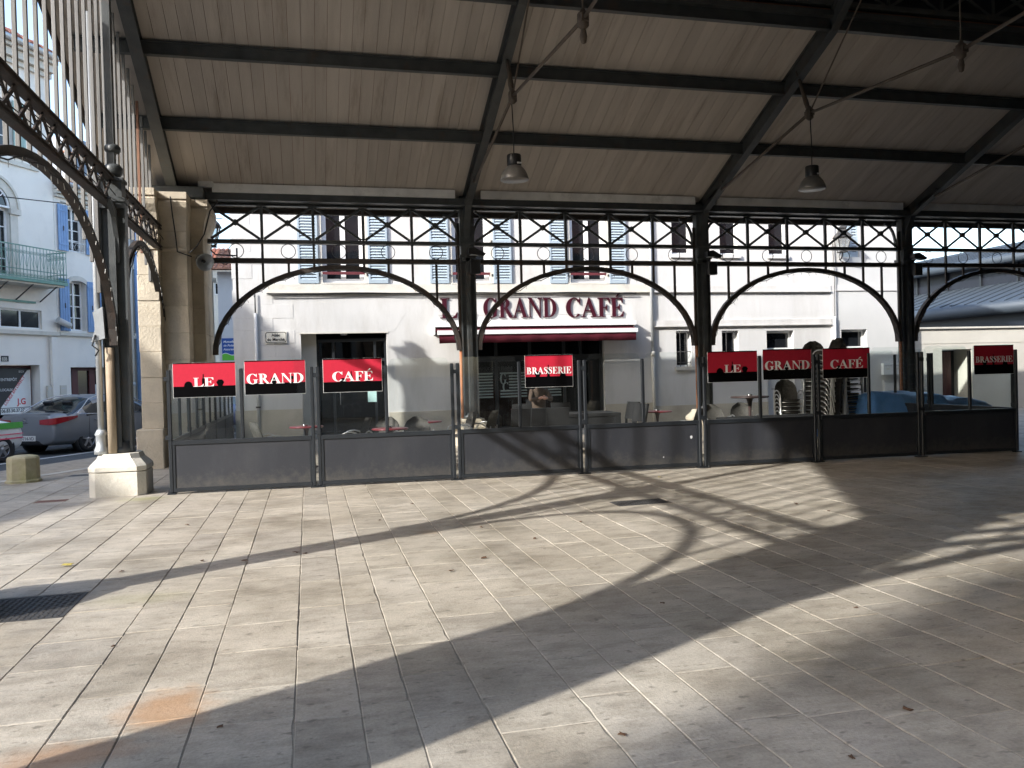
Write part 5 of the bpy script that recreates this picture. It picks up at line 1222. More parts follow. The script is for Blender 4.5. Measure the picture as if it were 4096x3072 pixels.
def banner(word, i, half, label, w, h, x_off, ztop, lh, lw, lx, lz, shapes, bh):
    FLi = FJ[i+1]-FJ[i]; sx = .012+.054 if half == 0 else .012+(FLi-.035)/2+.028
    p = FA+FD*FJ[i]; n = Vector((FD.y, -FD.x, 0))
    q = p+FD*(sx+x_off+w/2)+n*.0085; q.z = ztop-h
    t = thing('banner', label, 'banner', q, FR, 'red banners on the terrace screens')
    MB().box(-w/2, -.003, 0, w/2, .001, h).build('backing', 'banner_white', t)
    MB().box(-w/2+.004, -.0045, bh, w/2-.004, -.0032, h-.018).build('red_field', 'banner_red', t)
    MB().box(-w/2+.004, -.0047, .004, w/2-.004, -.0032, bh).build('black_field', 'banner_black', t); MB().box(-w/2+.002, -.0048, h-.018, w/2-.002, -.0032, h-.001).build('top_edge', 'banner_black', t)
    for j, (k, cx, s) in enumerate(shapes):
        MB().prism([(a, b+bh-.002) for a, b in shape(k, cx, s)], -.0052-.0004*j, -.0046).build('silhouette', 'banner_black', t)
    serif('letter', word, lh, 'banner_white', t, lx-lw/2, lz, -.0050, .0022, width=lw)
W_, H_ = .86, .50
banner('LE', 0, 0, 'red LE banner at the left corner of the terrace', W_, H_, .03, 1.875, .125, .29, -.01, .155, [('dome', -.22, 1.0), ('bottle', -.015, 1.05), ('cup', .215, 1.0)], .16)
banner('GRAND', 0, 1, 'red GRAND banner beside the left corner LE banner', W_, H_, .02, 1.885, .145, .81, .0, .16, [('dome', -.20, .5), ('cup', -.02, .9), ('glass', .24, .8)], .17)
banner('CAFÉ', 1, 0, 'red CAFÉ banner in full light beside the doorway', W_, H_, .05, 1.885, .140, .60, .0, .165, [('dome', -.14, .8), ('bottle', -.02, .95), ('glass', .09, .8), ('dome', .22, .6)], .155)
banner('BRASSERIE', 2, 1, 'brightly lit red BRASSERIE banner before the dark cafe window', W_-.10, H_, .06, 1.87, .105, .71, .0, .205, [('cup', -.18, .95), ('bottle', -.01, 1.1), ('dome', -.01, .4), ('block', .22, 1.0)], .165)
banner('LE', 4, 0, 'shaded red LE banner right of the third iron column', W_, H_, .03, 1.86, .125, .29, .0, .155, [('dome', -.22, 1.0), ('bottle', -.005, 1.05), ('cup', .21, 1.0)], .16)
banner('GRAND', 4, 1, 'shaded red GRAND banner before the stacked chairs', W_, H_, .03, 1.875, .145, .80, .0, .16, [('dome', -.20, .5), ('cup', -.02, .9), ('glass', .24, .8)], .17)
banner('CAFÉ', 5, 0, 'shaded red CAFÉ banner in front of the tall chair stacks', W_, H_, .05, 1.87, .140, .60, .0, .165, [('dome', -.14, .8), ('bottle', -.02, .95), ('glass', .09, .8)], .155)
banner('BRASSERIE', 6, 1, 'darkest red BRASSERIE banner at the right end', W_-.08, H_, .06, 1.86, .105, .72, .0, .205, [('cup', -.18, .95), ('bottle', -.01, 1.1), ('block', .22, 1.0)], .165)

# ------------------------------------------------------------------ terrace furniture
def wicker_chair(label):
    """round wicker shell on an aluminium tube frame, faces +y"""
    t = thing('wicker_chair', label, 'chair')
    def el(rx, ry, n=14): return [(rx*math.cos(2*math.pi*i/n), ry*math.sin(2*math.pi*i/n)) for i in range(n)]
    MB().loft([[(a, b, .43) for a, b in el(.205, .205)], [(a, b, .445) for a, b in el(.225, .225)], [(a, b, .465) for a, b in el(.22, .22)]]).build('seat', 'wicker', t)
    vs = MB(); rows = 7; cols = 9; P = []
    for r in range(rows):
        v = r/(rows-1); z = .47+.42*v; hw2 = .235*math.sqrt(max(.02, 1-(max(0, v-.42)/.60)**2)) if v > .42 else .20+.035*v/.42
        for c in range(cols):
            u = -1+2*c/(cols-1); P.append((u*hw2, -.20-.13*v+.09*u*u, z))
    n = len(P); vs.add(P+[(a, b-.022, c) for a, b, c in P], [(r*cols+c, r*cols+c+1, (r+1)*cols+c+1, (r+1)*cols+c) for r in range(rows-1) for c in range(cols-1)]+[(n+(r+1)*cols+c, n+(r+1)*cols+c+1, n+r*cols+c+1, n+r*cols+c) for r in range(rows-1) for c in range(cols-1)], 0, True)
    vs.build('backrest', 'wicker', t)
    for q in (-1, 1):
        arm = [(q*.22, .19, 0), (q*.235, .205, .40)]+[(q*(.24+.02*math.sin(math.pi*i/8)), .20-.42*(1-math.cos(math.pi*i/8))/2, .42+.24*math.sin(math.pi*(i+1)/9.5)) for i in range(1, 9)]
        MB().tube(arm, .0125, 6).build('arm', 'aluminium', t)
        MB().tube([(q*.20, -.30, 0), (q*.205, -.23, .40), (q*.215, -.24, .60)], .0125, 6).build('leg', 'aluminium', t)
    MB().tube([(-.225, .19, .41), (.225, .19, .41)], .01, 5).build('stretcher', 'aluminium', t)
    return t
def cafe_table(label, loc, top='table_red'):
    t = thing('bistro_table', label, 'table', loc)
    MB().lathe([(.0, .715), (.29, .715), (.305, .722), (.305, .735), (.30, .74), (.0, .74)], 24).build('table_top', top, t)
    MB().lathe([(.03, .02), (.026, .12), (.024, .55), (.04, .66), (.055, .70), (.10, .714)], 10).build('stem', 'table_stem', t)
    MB().lathe([(.22, 0), (.22, .012), (.10, .03), (.03, .06)], 16).build('foot', 'table_stem', t)
    a = thing('ashtray', 'small glass ashtray on the '+label.split(',')[0], 'ashtray', (loc[0]-.02, loc[1]-.03, .742 if top == 'table_red' else 1.053)); MB().lathe([(.04, 0), (.052, .005), (.05, .035), (.043, .035), (.038, .012), (.0, .010)], 12).build('bowl', 'chrome', a)
    return t
cafe_table('red bistro table between two wicker chairs, left end', (-.06, 15.25, 0))
cafe_table('low-set red bistro table near the CAFÉ screen', (1.30, 13.7, 0))
cafe_table('red bistro table behind the round wicker back', (2.12, 15.3, 0))
cafe_table('red bistro table against the wall by the drainpipe', (6.95, 15.6, 0))
hi = cafe_table('high dark bistro table beside the LE banner', (8.05, 13.85, 0), 'table_stem'); hi.scale = (1.15, 1.15, 1.42)
wc = wicker_chair('wicker chair seen from the side at the left red table'); wc.location = (-.66, 14.55, 0); wc.rotation_euler = (0, 0, R(-75))
for x, y, rz, lb in ((.72, 14.6, 80, 'wicker chair facing left at the left red table'), (1.22, 14.25, 150, 'wicker chair half hidden behind the doorway screen'), (1.80, 13.95, 178, 'wicker chair with its round back to the screens'), (2.75, 15.2, 95, 'wicker chair beside the second iron column'),
                     (3.25, 15.55, 60, 'wicker chair against the second iron column base'), (6.45, 13.35, 60, 'lone wicker chair by the bannerless screen'), (7.55, 14.2, 178, 'wicker chair with its back to the LE banner screen'), (8.35, 14.55, 170, 'wicker chair further back by the right-hand bistro table')):
    dup(wc, (x, y, 0), R(rz), lb, 'wicker chairs on the terrace')
wc['group'] = 'wicker chairs on the terrace'
stacks = [(9.82, 15.3, 165, 6, .085, 'wicker chair in the short stack with shining arms', .0), (10.45, 14.95, 20, 13, .104, 'wicker chair in the tall left stack behind the GRAND banner', .0), (11.15, 15.15, 190, 13, .104, 'wicker chair in the tall right stack behind the CAFÉ banner', .0), (10.85, 15.9, 150, 13, .104, 'wicker chair in the rear tall stack', 0)]
for x, y, rz, n, dz, lb, _ in stacks:
    for k in range(n): c_ = dup(wc, (x+.006*k*math.sin(R(rz)), y-.006*k*math.cos(R(rz)), k*dz), R(rz+random.uniform(-1.5, 1.5)), lb, lb.replace('wicker chair in', 'wicker chairs in')); c_['label'] = ('lowest', 'second lowest', 'third', 'fourth', 'fifth', 'sixth', 'seventh', 'eighth', 'ninth', 'tenth', 'eleventh', 'twelfth', 'topmost')[k if k < n-1 else 12]+' '+lb+(', counted from the ground' if 1 < k < n-1 else '')
# black rattan table and chairs
def rattan_table(label, loc, rz, L_, W2, H=.74):
    t = thing('rattan_table', label, 'table', loc, rz)
    MB().bbox(-L_/2, -W2/2, H-.07, L_/2, W2/2, H, .008).build('table_top', 'rattan_black', t)
    for sx in (-1, 1):
        for sy in (-1, 1): a, b = sorted((sx*(L_/2-.004), sx*(L_/2-.13))); c, d = sorted((sy*(W2/2-.004), sy*(W2/2-.13))); MB().box(a, c, 0, b, d, H-.072).build('leg', 'rattan_black', t)
    for sy in (-1, 1): c, d = sorted((sy*(W2/2-.02), sy*(W2/2-.05))); MB().box(-L_/2+.132, c, H-.24, L_/2-.132, d, H-.074).build('apron', 'rattan_black', t)
    return t
rattan_table('large black rattan table in front of the cafe window', (5.15, 16.2, 0), R(-3), 2.1, 1.0)
rattan_table('low black rattan table below the LE and GRAND banners', (8.1, 13.1, 0), R(-3), 1.9, .75, .70)
for x, y, lb in ((4.75, 16.25, 'glass ashtray left on the big black table'), (5.45, 16.0, 'dark ashtray right on the big black table')):
    a = thing('ashtray', lb, 'ashtray', (x, y, .742)); MB().lathe([(.05, 0), (.062, .006), (.06, .04), (.05, .04), (.045, .014), (.0, .012)], 12).build('bowl', 'chrome', a)
def rattan_chair(label):
    t = thing('rattan_chair', label, 'chair')
    MB().bbox(-.22, -.22, .36, .22, .22, .46, .015).build('seat', 'rattan_black', t)
    MB().add([(-.22, -.22, .56), (.22, -.22, .56), (.22, -.30, .92), (-.22, -.30, .92), (-.22, -.175, .56), (.22, -.175, .56), (.22, -.255, .925), (-.22, -.255, .925)], [(0, 1, 2, 3), (7, 6, 5, 4), (0, 4, 5, 1), (1, 5, 6, 2), (2, 6, 7, 3), (3, 7, 4, 0)]).build('backrest', 'rattan_black', t)
    for sx in (-1, 1):
        a, b = sorted((sx*.215, sx*.165)); MB().box(a, -.215, .462, b, -.18, .565).build('back_post', 'rattan_black', t)
        for y0 in (-.21, .16): MB().box(a, y0, 0, b, y0+.05, .358).build('leg', 'rattan_black', t)
    return t
rc = rattan_chair('black rattan chair nearest the bannerless screen, right of big table'); rc.location = (6.22, 15.25, 0); rc.rotation_euler = (0, 0, R(105)); rc['group'] = 'black rattan chairs around the big table'
for x, y, rz, lb in ((6.45, 16.25, 100, 'black rattan chair right of big table, farther one'), (4.62, 15.1, -10, 'black rattan chair before big table, right of three'), (4.28, 15.2, 4, 'black rattan chair before big table, middle of three'), (3.98, 15.35, -6, 'black rattan chair before big table, left of three'), (4.5, 17.0, 178, 'black rattan chair behind the big table, left'), (5.4, 17.0, 182, 'black rattan chair behind the big table, right')):
    dup(rc, (x, y, 0), R(rz), lb, 'black rattan chairs around the big table')
# blue tarpaulin over stored furniture
def tarpaulin():
    x0, x1, y0, y1 = 11.0, 14.4, 14.3, 16.4; nx, ny = 44, 26; P = []
    rnd = random.Random(3)
    def H(u, v):
        h = .98-.10*u
        if u < .10: h -= .45*(1-u/.10)**1.5
        if .60 < u: h -= .10
        if .80 < u: h -= .12*(u-.80)/.2
        e = min(v, 1-v, u*1.6, (1-u)*1.6)
        h += .030*math.sin(9*u+4*v)+.022*math.sin(17*v-6*u)+.014*math.sin(31*u+19*v)
        if e < .16: h *= (e/.16)**.35 if e > 0 else 0
        return max(0.0, h)
    for j in range(ny+1):
        for i in range(nx+1):
            u, v = i/nx, j/ny; h = H(u, v)
            P.append((x0+(x1-x0)*u+.03*math.sin(13*v+h*8), y0+(y1-y0)*v+.04*math.sin(21*u+h*6)*(1 if v < .2 else .3), h+.003))
    m = MB(); m.add(P, [(j*(nx+1)+i, j*(nx+1)+i+1, (j+1)*(nx+1)+i+1, (j+1)*(nx+1)+i) for j in range(ny) for i in range(nx)], 0, True)
    return m.build('tarpaulin', 'tarp_blue')
tag(tarpaulin(), 'crumpled blue tarpaulin over stored furniture on the right', 'tarpaulin')

# ------------------------------------------------------------------ person seated behind the black table
def person():
    t = thing('person', 'seated person in a brown jacket, hands together, behind the BRASSERIE banner', 'person', (5.55, 19.6, 0), R(0))
    me = bpy.data.meshes.new('body'); V = []; E_ = []; RR = []
    def v(p, r, par=None):
        V.append(p); RR.append(r)
        if par is not None: E_.append((par, len(V)-1))
        return len(V)-1
    pel = v((0, 0, .55), .16); ch1 = v((0, -.02, .80), .15, pel); ch2 = v((0, -.05, 1.05), .165, ch1); nk = v((0, -.07, 1.22), .065, ch2); hd = v((0, -.10, 1.34), .09, nk); hd2 = v((0, -.11, 1.45), .085, hd)
    for q in (-1, 1):
        sh = v((q*.19, -.06, 1.14), .075, ch2); el = v((q*.27, -.22, .92), .058, sh); wr = v((q*.06, -.44, .98), .036, el); pa = v((q*.025, -.49, .995), .034, wr)
        hp = v((q*.10, -.05, .53), .11, pel); kn = v((q*.15, -.46, .52), .075, hp); an = v((q*.15, -.42, .10), .05, kn); tp = v((q*.16, -.60, .05), .042, an)
    me.from_pydata(V, E_, []); o = bpy.data.objects.new('body', me); COL.objects.link(o)
    md = o.modifiers.new('skin', 'SKIN'); 
    for i, sv in enumerate(me.skin_vertices[0].data): sv.radius = (RR[i], RR[i]); sv.use_root = (i == 0)
    o.modifiers.new('sub', 'SUBSURF').levels = 2
    dg = bpy.context.evaluated_depsgraph_get(); m2 = bpy.data.meshes.new_from_object(o.evaluated_get(dg)); COL.objects.unlink(o); bpy.data.objects.remove(o)
    for mt in ('jacket', 'trousers', 'skin'): m2.materials.append(M[mt])
    for p in m2.polygons:
        c = p.center; p.use_smooth = True
        p.material_index = 2 if (c.z > 1.235 or c.y < -.425 and .9 < c.z < 1.1) else (1 if c.z < .60 else 0)
    link('body', m2, t)
    MB().lathe([(.0, .17), (.06, .155), (.10, .10), (.108, .04), (.10, -.02), (.085, -.06)], 14, (0, -.075, 1.37)).build('hair', 'hair', t)
    MB().add([(-.018, -.195, 1.37), (.018, -.195, 1.37), (0, -.225, 1.36), (0, -.195, 1.42)], [(0, 1, 2), (0, 2, 3), (1, 3, 2)]).build('nose', 'skin', t)
    for q in (-1, 1): MB().lathe([(0, -.012), (.012, 0), (0, .012)], 8, (q*.036, -.188, 1.415)).build('eye', 'ink', t); MB().lathe([(0, -.03), (.018, 0), (0, .03)], 8, (q*.098, -.10, 1.39)).build('ear', 'skin', t)
    part('mouth', 'poster_red', t, (-.025, -.196, 1.315, .025, -.186, 1.323))
    for q in (-1, 1):
        for f_ in range(4):
            b = Vector((q*(.020+.012*f_)*1, -.505, .985+.012*(1.5-f_)*.8)); MB().tube([b, b+Vector((-q*.012, -.035, -.004)), b+Vector((-q*.034, -.048+.004*f_, -.022)), b+Vector((-q*.046, -.034, -.034))], [.0095, .009, .0085, .007], 6).build('finger', 'skin', t)
        b = Vector((q*.018, -.485, 1.02)); MB().tube([b, b+Vector((-q*.012, -.03, .012)), b+Vector((-q*.022, -.052, .008))], [.011, .0105, .008], 6).build('thumb', 'skin', t)
    ch = thing('rattan_chair_person', 'x', 'chair')
    return t, ch
_p, _ch = person(); bpy.data.objects.remove(_ch)
dup(rc, (5.55, 19.72, 0), R(180), 'black rattan chair with the seated person on it', 'black rattan chairs around the big table')
cafe_table('red bistro table in front of the seated person', (5.0, 19.0, 0))

# ------------------------------------------------------------------ hanging lamps, lights and fittings
def pendant(label, x, y, znode, zbot):
    t = thing('pendant_lamp', label, 'lamp', (x, y, zbot), 0, 'bell lamps hanging from the trusses')
    MB().lathe([(.245, 0), (.25, .012), (.235, .07), (.20, .15), (.15, .215), (.115, .245)], 28).build('shade', 'lamp_shade', t)
    MB().lathe([(.238, .004), (.225, .07), (.19, .145), (.14, .205), (.0, .215)], 24).build('reflector', 'lamp_inner', t)
    MB().lathe([(.115, .235), (.125, .25), (.125, .42), (.115, .44), (.03, .445)], 20).build('ballast_housing', 'lamp_black', t)
    part('rating_plate', 'ink_grey', t, (.02, -.127, .26, .10, -.122, .29)); MB().lathe([(.0, .03), (.04, .05), (.045, .10), (.03, .16), (.03, .2)], 12).build('bulb', 'bulb_clear', t)
    MB().tube([(0, 0, .44), (.004, 0, (znode-zbot)*.6), (-.015, 0, znode-zbot)], .010, 5).build('cable', 'wire', t)
pendant('bell-shaped hanging lamp near the second iron column', CX[1], 13.72, 6.28, 4.93)
pendant('bell-shaped hanging lamp near the third iron column', CX[2], 13.66, 6.28, 4.92)
pendant('bell-shaped hanging lamp further right along the hall', CX[3], 13.66, 6.28, 4.92)
ls = thing('loudspeaker', 'grey horn loudspeaker on the stone pier under the girder', 'loudspeaker', (-1.98, 17.15, 3.98))
h = MB(); h.lathe([(.05, .0), (.09, .03), (.10, .16), (.11, .20), (.17, .34), (.175, .36), (.165, .355), (.09, .22), (.0, .2)], 16); o = h.build('horn', 'zinc', ls); o.rotation_euler = (R(108), 0, R(25)); o.location = (-.05, .12, .06)
h = MB(); h.lathe([(.0, .21), (.03, .20), (.03, .3)], 10); o = h.build('driver', 'lamp_black', ls); o.rotation_euler = (R(108), 0, R(25)); o.location = (-.05, .12, .06)
part('bracket', 'iron', ls, (-.10, .10, -.02, .05, .35, .02))
for i, (cx, lb) in enumerate(((CX[2], 'black floodlight on the third iron column'), (CX[3], 'black floodlight on the fourth iron column'), (CX[1], 'black floodlight on the second iron column'))):
    t = thing('floodlight', lb, 'floodlight', (cx+.02, YA-.17, 4.25), 0, 'floodlights on the iron columns')
    MB().prism([(-.05, .02), (.30, -.02), (.34, .03), (.10, .16), (-.05, .14)], -.22, -.02).build('head', 'lamp_black', t); MB().bbox(-.02, -.19, -.42, .22, -.04, -.10, .015).build('ballast', 'lamp_black', t); part('lens', 'lamp_inner', t, (.0, -.20, -.004, .24, -.05, .012))
jb = thing('junction_box', 'pale grey junction box on the eave above the stone pier', 'junction box', (-1.95, 17.98, 5.60)); MB().bbox(-.13, -.12, 0, .17, -.005, .17, .01).build('case', 'pale_plate', jb)
cbx = MB(); cbx.tube([(-1.75, 17.95, 5.62), (-1.72, 17.9, 5.3), (-1.80, 17.3, 5.0), (-1.9, 17.1, 4.5), (-2.0, 16.72, 4.2), (-2.15, 16.68, 4.05)], .014, 5); cbx.tube([(-2.42, 16.52, 5.1), (-2.40, 16.55, 4.8), (-2.38, 16.75, 4.4), (-2.36, 16.76, 4.1), (-2.1, 16.72, 4.0)], .012, 5)
tag(cbx.build('pier_cable', 'wire'), 'black cables draped down the stone pier', 'cable')
cbg = thing('cable_box', 'grey cable bracket on the gable column above the tan pipe', 'bracket', (GX-.2, 12.7, 2.2)); MB().prism([(-.08, 0), (.10, .05), (.08, .5), (-.05, .42), (-.02, .2)], -.05, .05).build('plate', 'zinc', cbg)
MB().tube([(-.02, -.06, .1), (-.06, -.08, -.05), (.02, -.07, -.12), (-.03, -.06, -.2)], .012, 5).build('cable_end', 'wire', cbg)
# fairy lights wound along every arch
lbs = ['first arch beside the stone pier', 'second arch over the LE GRAND CAFÉ lettering', 'third arch', 'fourth arch at the right edge', 'fifth arch far right']
gl = ['near gable arch', 'big gable arch beside the street', 'narrow gable arch beside the stone pier']
for bi, (m_, half, y) in enumerate(BAYS):
    if bi == 4 or bi == 5: continue
    gable = y == 'g'; rise = (1.86 if gable else RISE)-.115; hf = half-.115
    fl = MB(); rnd = random.Random(bi)
    pts = []
    for k in range(41):
        t_ = math.pi*(1-k/40); r_ = 1+.012*math.sin(k*2.1); pts.append((m_+hf*r_*math.cos(t_), ZS+rise*r_*math.sin(t_)))
    def P(a, z, o=0): return (GX+.06+o, a, z) if gable else (a, YA-.06-o, z)
    fl.tube([P(a, z) for a, z in pts], .008, 4)
    cab = fl
    root = thing('fairy_lights', 'string of fairy lights wound along the '+(gl[bi-5] if gable else lbs[bi]), 'fairy lights', P(m_, ZS+rise))
    root['group'] = 'fairy lights on the arches'
    cab.build('cable', 'wire', root, True); db = MB()
    for k in range(1, 40):
        a, z = pts[k]; l_ = rnd.uniform(.03, .08)
        db.tube([P(a, z), P(a+rnd.uniform(-.04, .04), z-l_)], .0045, 3); 
    o = db.build('bulb', 'bulb_clear' if gable else 'wire', root, True); o['kind'] = 'stuff'
# wall lanterns
def lantern(label, loc, flip):
    t = thing('wall_lantern', label, 'lantern', loc, 0 if not flip else math.pi)
    def ring(h, z): return [(h, h, z), (-h, h, z), (-h, -h, z), (h, -h, z)]
    MB().loft([ring(.10, 0), ring(.19, .42)], cap=False).build('glazing', 'glass_lantern', t)
    f = MB()
    for sx in (-1, 1):
        for sy in (-1, 1): f.bar((sx*.10, sy*.10, 0), (sx*.19, sy*.19, .42), .022, .022)
    f.box(-.12, -.12, -.03, .12, .12, .0); f.build('frame', 'iron', t)
    MB().loft([ring(.235, .42), ring(.22, .45), ring(.10, .60), ring(.09, .68), ring(.12, .70), ring(.03, .78)]).build('hood', 'iron', t)
    MB().tube([(0, 0, -.03), (0, 0, -.10), (.10, 0, -.20), (.55, 0, -.22)], .018, 6).build('bracket', 'iron', t)
    MB().tube([(.30+.10*math.cos(a*.6)*(1-a*.05), 0, -.36+.10*math.sin(a*.6)*(1-a*.05)) for a in range(13)], .012, 5).build('scroll', 'iron', t)
    MB().tube([(.55, 0, -.6), (.55, 0, -.05)], .02, 6).build('back_plate', 'iron', t)
    return t
lantern('old iron wall lantern beyond the stone pier, left of the first arch', (-2.02, 19.3, 4.62), False)
lantern('old iron wall lantern on the end house wall', (15.75, YF-.25, 5.0), False).rotation_euler = (0, 0, R(75))
# leaves and litter on the paving
def leaf(label, x, y, s, mat, k):
    rnd = random.Random(k); m = MB(); n = 8; pts = []
    for i in range(n):
        a = 2*math.pi*i/n; r = s*(1 if i % 2 else .55)*rnd.uniform(.7, 1.15); pts.append((r*math.cos(a), r*.55*math.sin(a), .006+s*.25*rnd.random()))
    m.add(pts+[(0, 0, .012)]+[(a, b, max(.001, c-.004)) for a, b, c in pts], [(i, (i+1) % n, n) for i in range(n)]+[(i, n+1+i, n+1+(i+1) % n, (i+1) % n) for i in range(n)])
    o = m.build('dead_leaf', mat); o.location = (x, y, .003); o.rotation_euler = (0, 0, rnd.uniform(0, 6)); return o
LV = [(640, 1195), (437, 1213), (530, 1213), (660, 1197), (1040, 1140), (1045, 1207), (890, 1090), (1255, 1128), (1850, 1315), (263, 1236), (405, 1135), (1430, 1305), (975, 1235), (475, 1573), (1790, 1105), (1960, 1535), (1840, 1640), (1345, 1590), (820, 1125), (1155, 1165), (1720, 1090), (245, 1398)]
def floor_pt(dx, dy):
    k = 4096/2212; d = _r*((dx*k-2048)/3269.5)+_u*(-(dy*k-1536)/3269.5)+_f; q = -1.6/d.z; return d.x*q, d.y*q
for k, (dx, dy) in enumerate(LV):
    x, y = floor_pt(dx, dy); tag(leaf('', x, y, random.Random(k).uniform(.025, .045)*(.7 if dy > 1250 else 1), 'leaf_brown', k), 'small curled dead brown leaf lying on the paving', 'leaf', 'dead leaves on the paving')
x, y = floor_pt(145, 1224); tag(leaf('', x, y, .075, 'leaf_yellow', 77), 'yellow leaf on the sunlit paving at the left', 'leaf')
x, y = floor_pt(1425, 1032); tag(leaf('', x, y, .06, 'leaf_yellow', 78), 'yellowish leaf on the paving below the bannerless screen', 'leaf')

# ------------------------------------------------------------------ vehicles
def car(name, label, loc, rz, st, paint, wb, tyre_r=.33, rear=True, front=True, glassy=True, half=.90):
    """st: stations (x, z_sill, z_belt, half_sill, half_belt, z_roof, half_roof, cabin) from rear to front; body faces split by material"""
    t = thing(name, label, 'car', loc, rz)
    bm = bmesh.new(); rows = []
    for x, zs, zbt, hs, hb, zr_, hr, cab in st:
        zm = zs+(zbt-zs)*.5
        prof = [(0, zs), (hs*.7, zs), (hs, zs+.05), (hb*1.015, zm), (hb, zbt), (hr+(hb-hr)*.30 if cab else hb*.93, zbt+(zr_-zbt)*.70 if cab else zbt+(zr_-zbt)*.55), (hr, zr_-.03 if cab else zr_-.008), (hr*.55, zr_), (0, zr_+(.012 if cab else .005))]
        rows.append([[bm.verts.new((x, q*y, z)) if (q > 0 or y > 1e-6) else None for y, z in prof] for q in (1, -1)])
    nP = 9
    for i in range(len(rows)):
        for k in (0, nP-1): rows[i][1][k] = rows[i][0][k]
    gl = bm.faces
    for i in range(len(rows)-1):
        for q in (0, 1):
            A_, B_ = rows[i][q], rows[i+1][q]
            for k in range(nP-1):
                vs = [A_[k], B_[k], B_[k+1], A_[k+1]] if q == 0 else [A_[k+1], B_[k+1], B_[k], A_[k]]
                f = bm.faces.new(vs); c0, c1 = st[i][7], st[i+1][7]
                f.material_index = 0
                if c0 and c1 and k == 4 and (c0 == 1 or c1 == 1): f.material_index = 1          # side glass
                if (c0 == 3 or c1 == 3) and k >= 5 and not (c0 == 1 and c1 == 1): f.material_index = 2   # rear screen
                if (c0 == 4 or c1 == 4) and k >= 5 and not (c0 == 1 and c1 == 1): f.material_index = 3   # windscreen
                if k in (0,): f.material_index = 4
                f.smooth = True
    for i in (0, len(rows)-1):
        for q in (0, 1):
            R_ = rows[i][q]
            for k in range(0, nP-1):
                pass
        ring = rows[i][0]+rows[i][1][1:-1][::-1]
        f = bm.faces.new(ring if i else ring[::-1]); f.material_index = 0
    bmesh.ops.recalc_face_normals(bm, faces=bm.faces)
    me = bpy.data.meshes.new('body'); bm.to_mesh(me); bm.free()
    for mt in (paint, 'car_glass', 'car_glass', 'car_glass', 'black_plastic'): me.materials.append(M[mt])
    tmp = bpy.data.objects.new('tmp', me); COL.objects.link(tmp); tmp.modifiers.new('s', 'SUBSURF').levels = 2
    dg = bpy.context.evaluated_depsgraph_get(); m2 = bpy.data.meshes.new_from_object(tmp.evaluated_get(dg)); COL.objects.unlink(tmp); bpy.data.objects.remove(tmp)
    for mi, pn in ((0, 'body'), (1, 'side_windows'), (2, 'rear_window'), (3, 'windscreen'), (4, 'underbody')):
        b2 = bmesh.new(); b2.from_mesh(m2); bmesh.ops.delete(b2, geom=[f for f in b2.faces if f.material_index != mi], context='FACES')
        if b2.faces:
            for f in b2.faces: f.material_index = 0; f.smooth = True
            m3 = bpy.data.meshes.new(pn); b2.to_mesh(m3); m3.materials.append(m2.materials[mi])
            if mi == 1:
                for q, nm in ((1, 'side_window'), (-1, 'side_window')):
                    b3 = bmesh.new(); b3.from_mesh(m3); bmesh.ops.delete(b3, geom=[f for f in b3.faces if f.calc_center_median().y*q < 0], context='FACES'); m4 = bpy.data.meshes.new(nm); b3.to_mesh(m4); b3.free(); m4.materials.append(m2.materials[mi]); link(nm, m4, t)
            else: link(pn, m3, t)
        b2.free()
    for x in (0, wb):
        for q in (-1, 1):
            w = lnode('wheel', t, (x, q*(half-.10), tyre_r))
            y1 = q*.105
            def cyl(prof, mat, nm, n=26):
                m = MB(); m.lathe(prof, n); o = m.build(nm, mat, w); o.rotation_euler = (R(90)*(-q), 0, 0); return o
            cyl([(tyre_r-.10, -.10), (tyre_r-.02, -.10), (tyre_r, -.07), (tyre_r, .07), (tyre_r-.02, .10), (tyre_r-.11, .105), (tyre_r-.12, .08)], 'rubber', 'tyre')
            cyl([(tyre_r-.12, .06), (tyre_r-.105, .098), (tyre_r-.12, .085), (tyre_r-.13, .05), (.0, .045)], 'rim', 'rim')
            sp = MB()
            for k in range(5):
                a = 2*math.pi*k/5+.3; ca, sa = math.cos(a), math.sin(a)
                sp.add([((-.035)*-sa+ca*.03, -.035*ca+sa*.03, .095), (.035*-sa+ca*.03, .035*ca+sa*.03, .095), (.028*-sa+ca*(tyre_r-.115), .028*ca+sa*(tyre_r-.115), .088), (-.028*-sa+ca*(tyre_r-.115), -.028*ca+sa*(tyre_r-.115), .088),
                        ((-.035)*-sa+ca*.03, -.035*ca+sa*.03, .06), (.035*-sa+ca*.03, .035*ca+sa*.03, .06), (.028*-sa+ca*(tyre_r-.115), .028*ca+sa*(tyre_r-.115), .06), (-.028*-sa+ca*(tyre_r-.115), -.028*ca+sa*(tyre_r-.115), .06)], [(0, 1, 2, 3), (0, 4, 5, 1), (1, 5, 6, 2), (2, 6, 7, 3), (3, 7, 4, 0)])
            sp.lathe([(.05, .06), (.05, .098), (.0, .102)], 12); o = sp.build('spokes', 'rim', w); o.rotation_euler = (R(90)*(-q), 0, 0)
            m = MB(); m.lathe([(tyre_r+.045, -.11), (tyre_r+.045, .075), (tyre_r+.01, .078), (tyre_r-.05, -.04), (0, -.05)], 26); o = m.build('wheel_arch', 'black_plastic', w); o.rotation_euler = (R(90)*(-q), 0, 0)
    return t
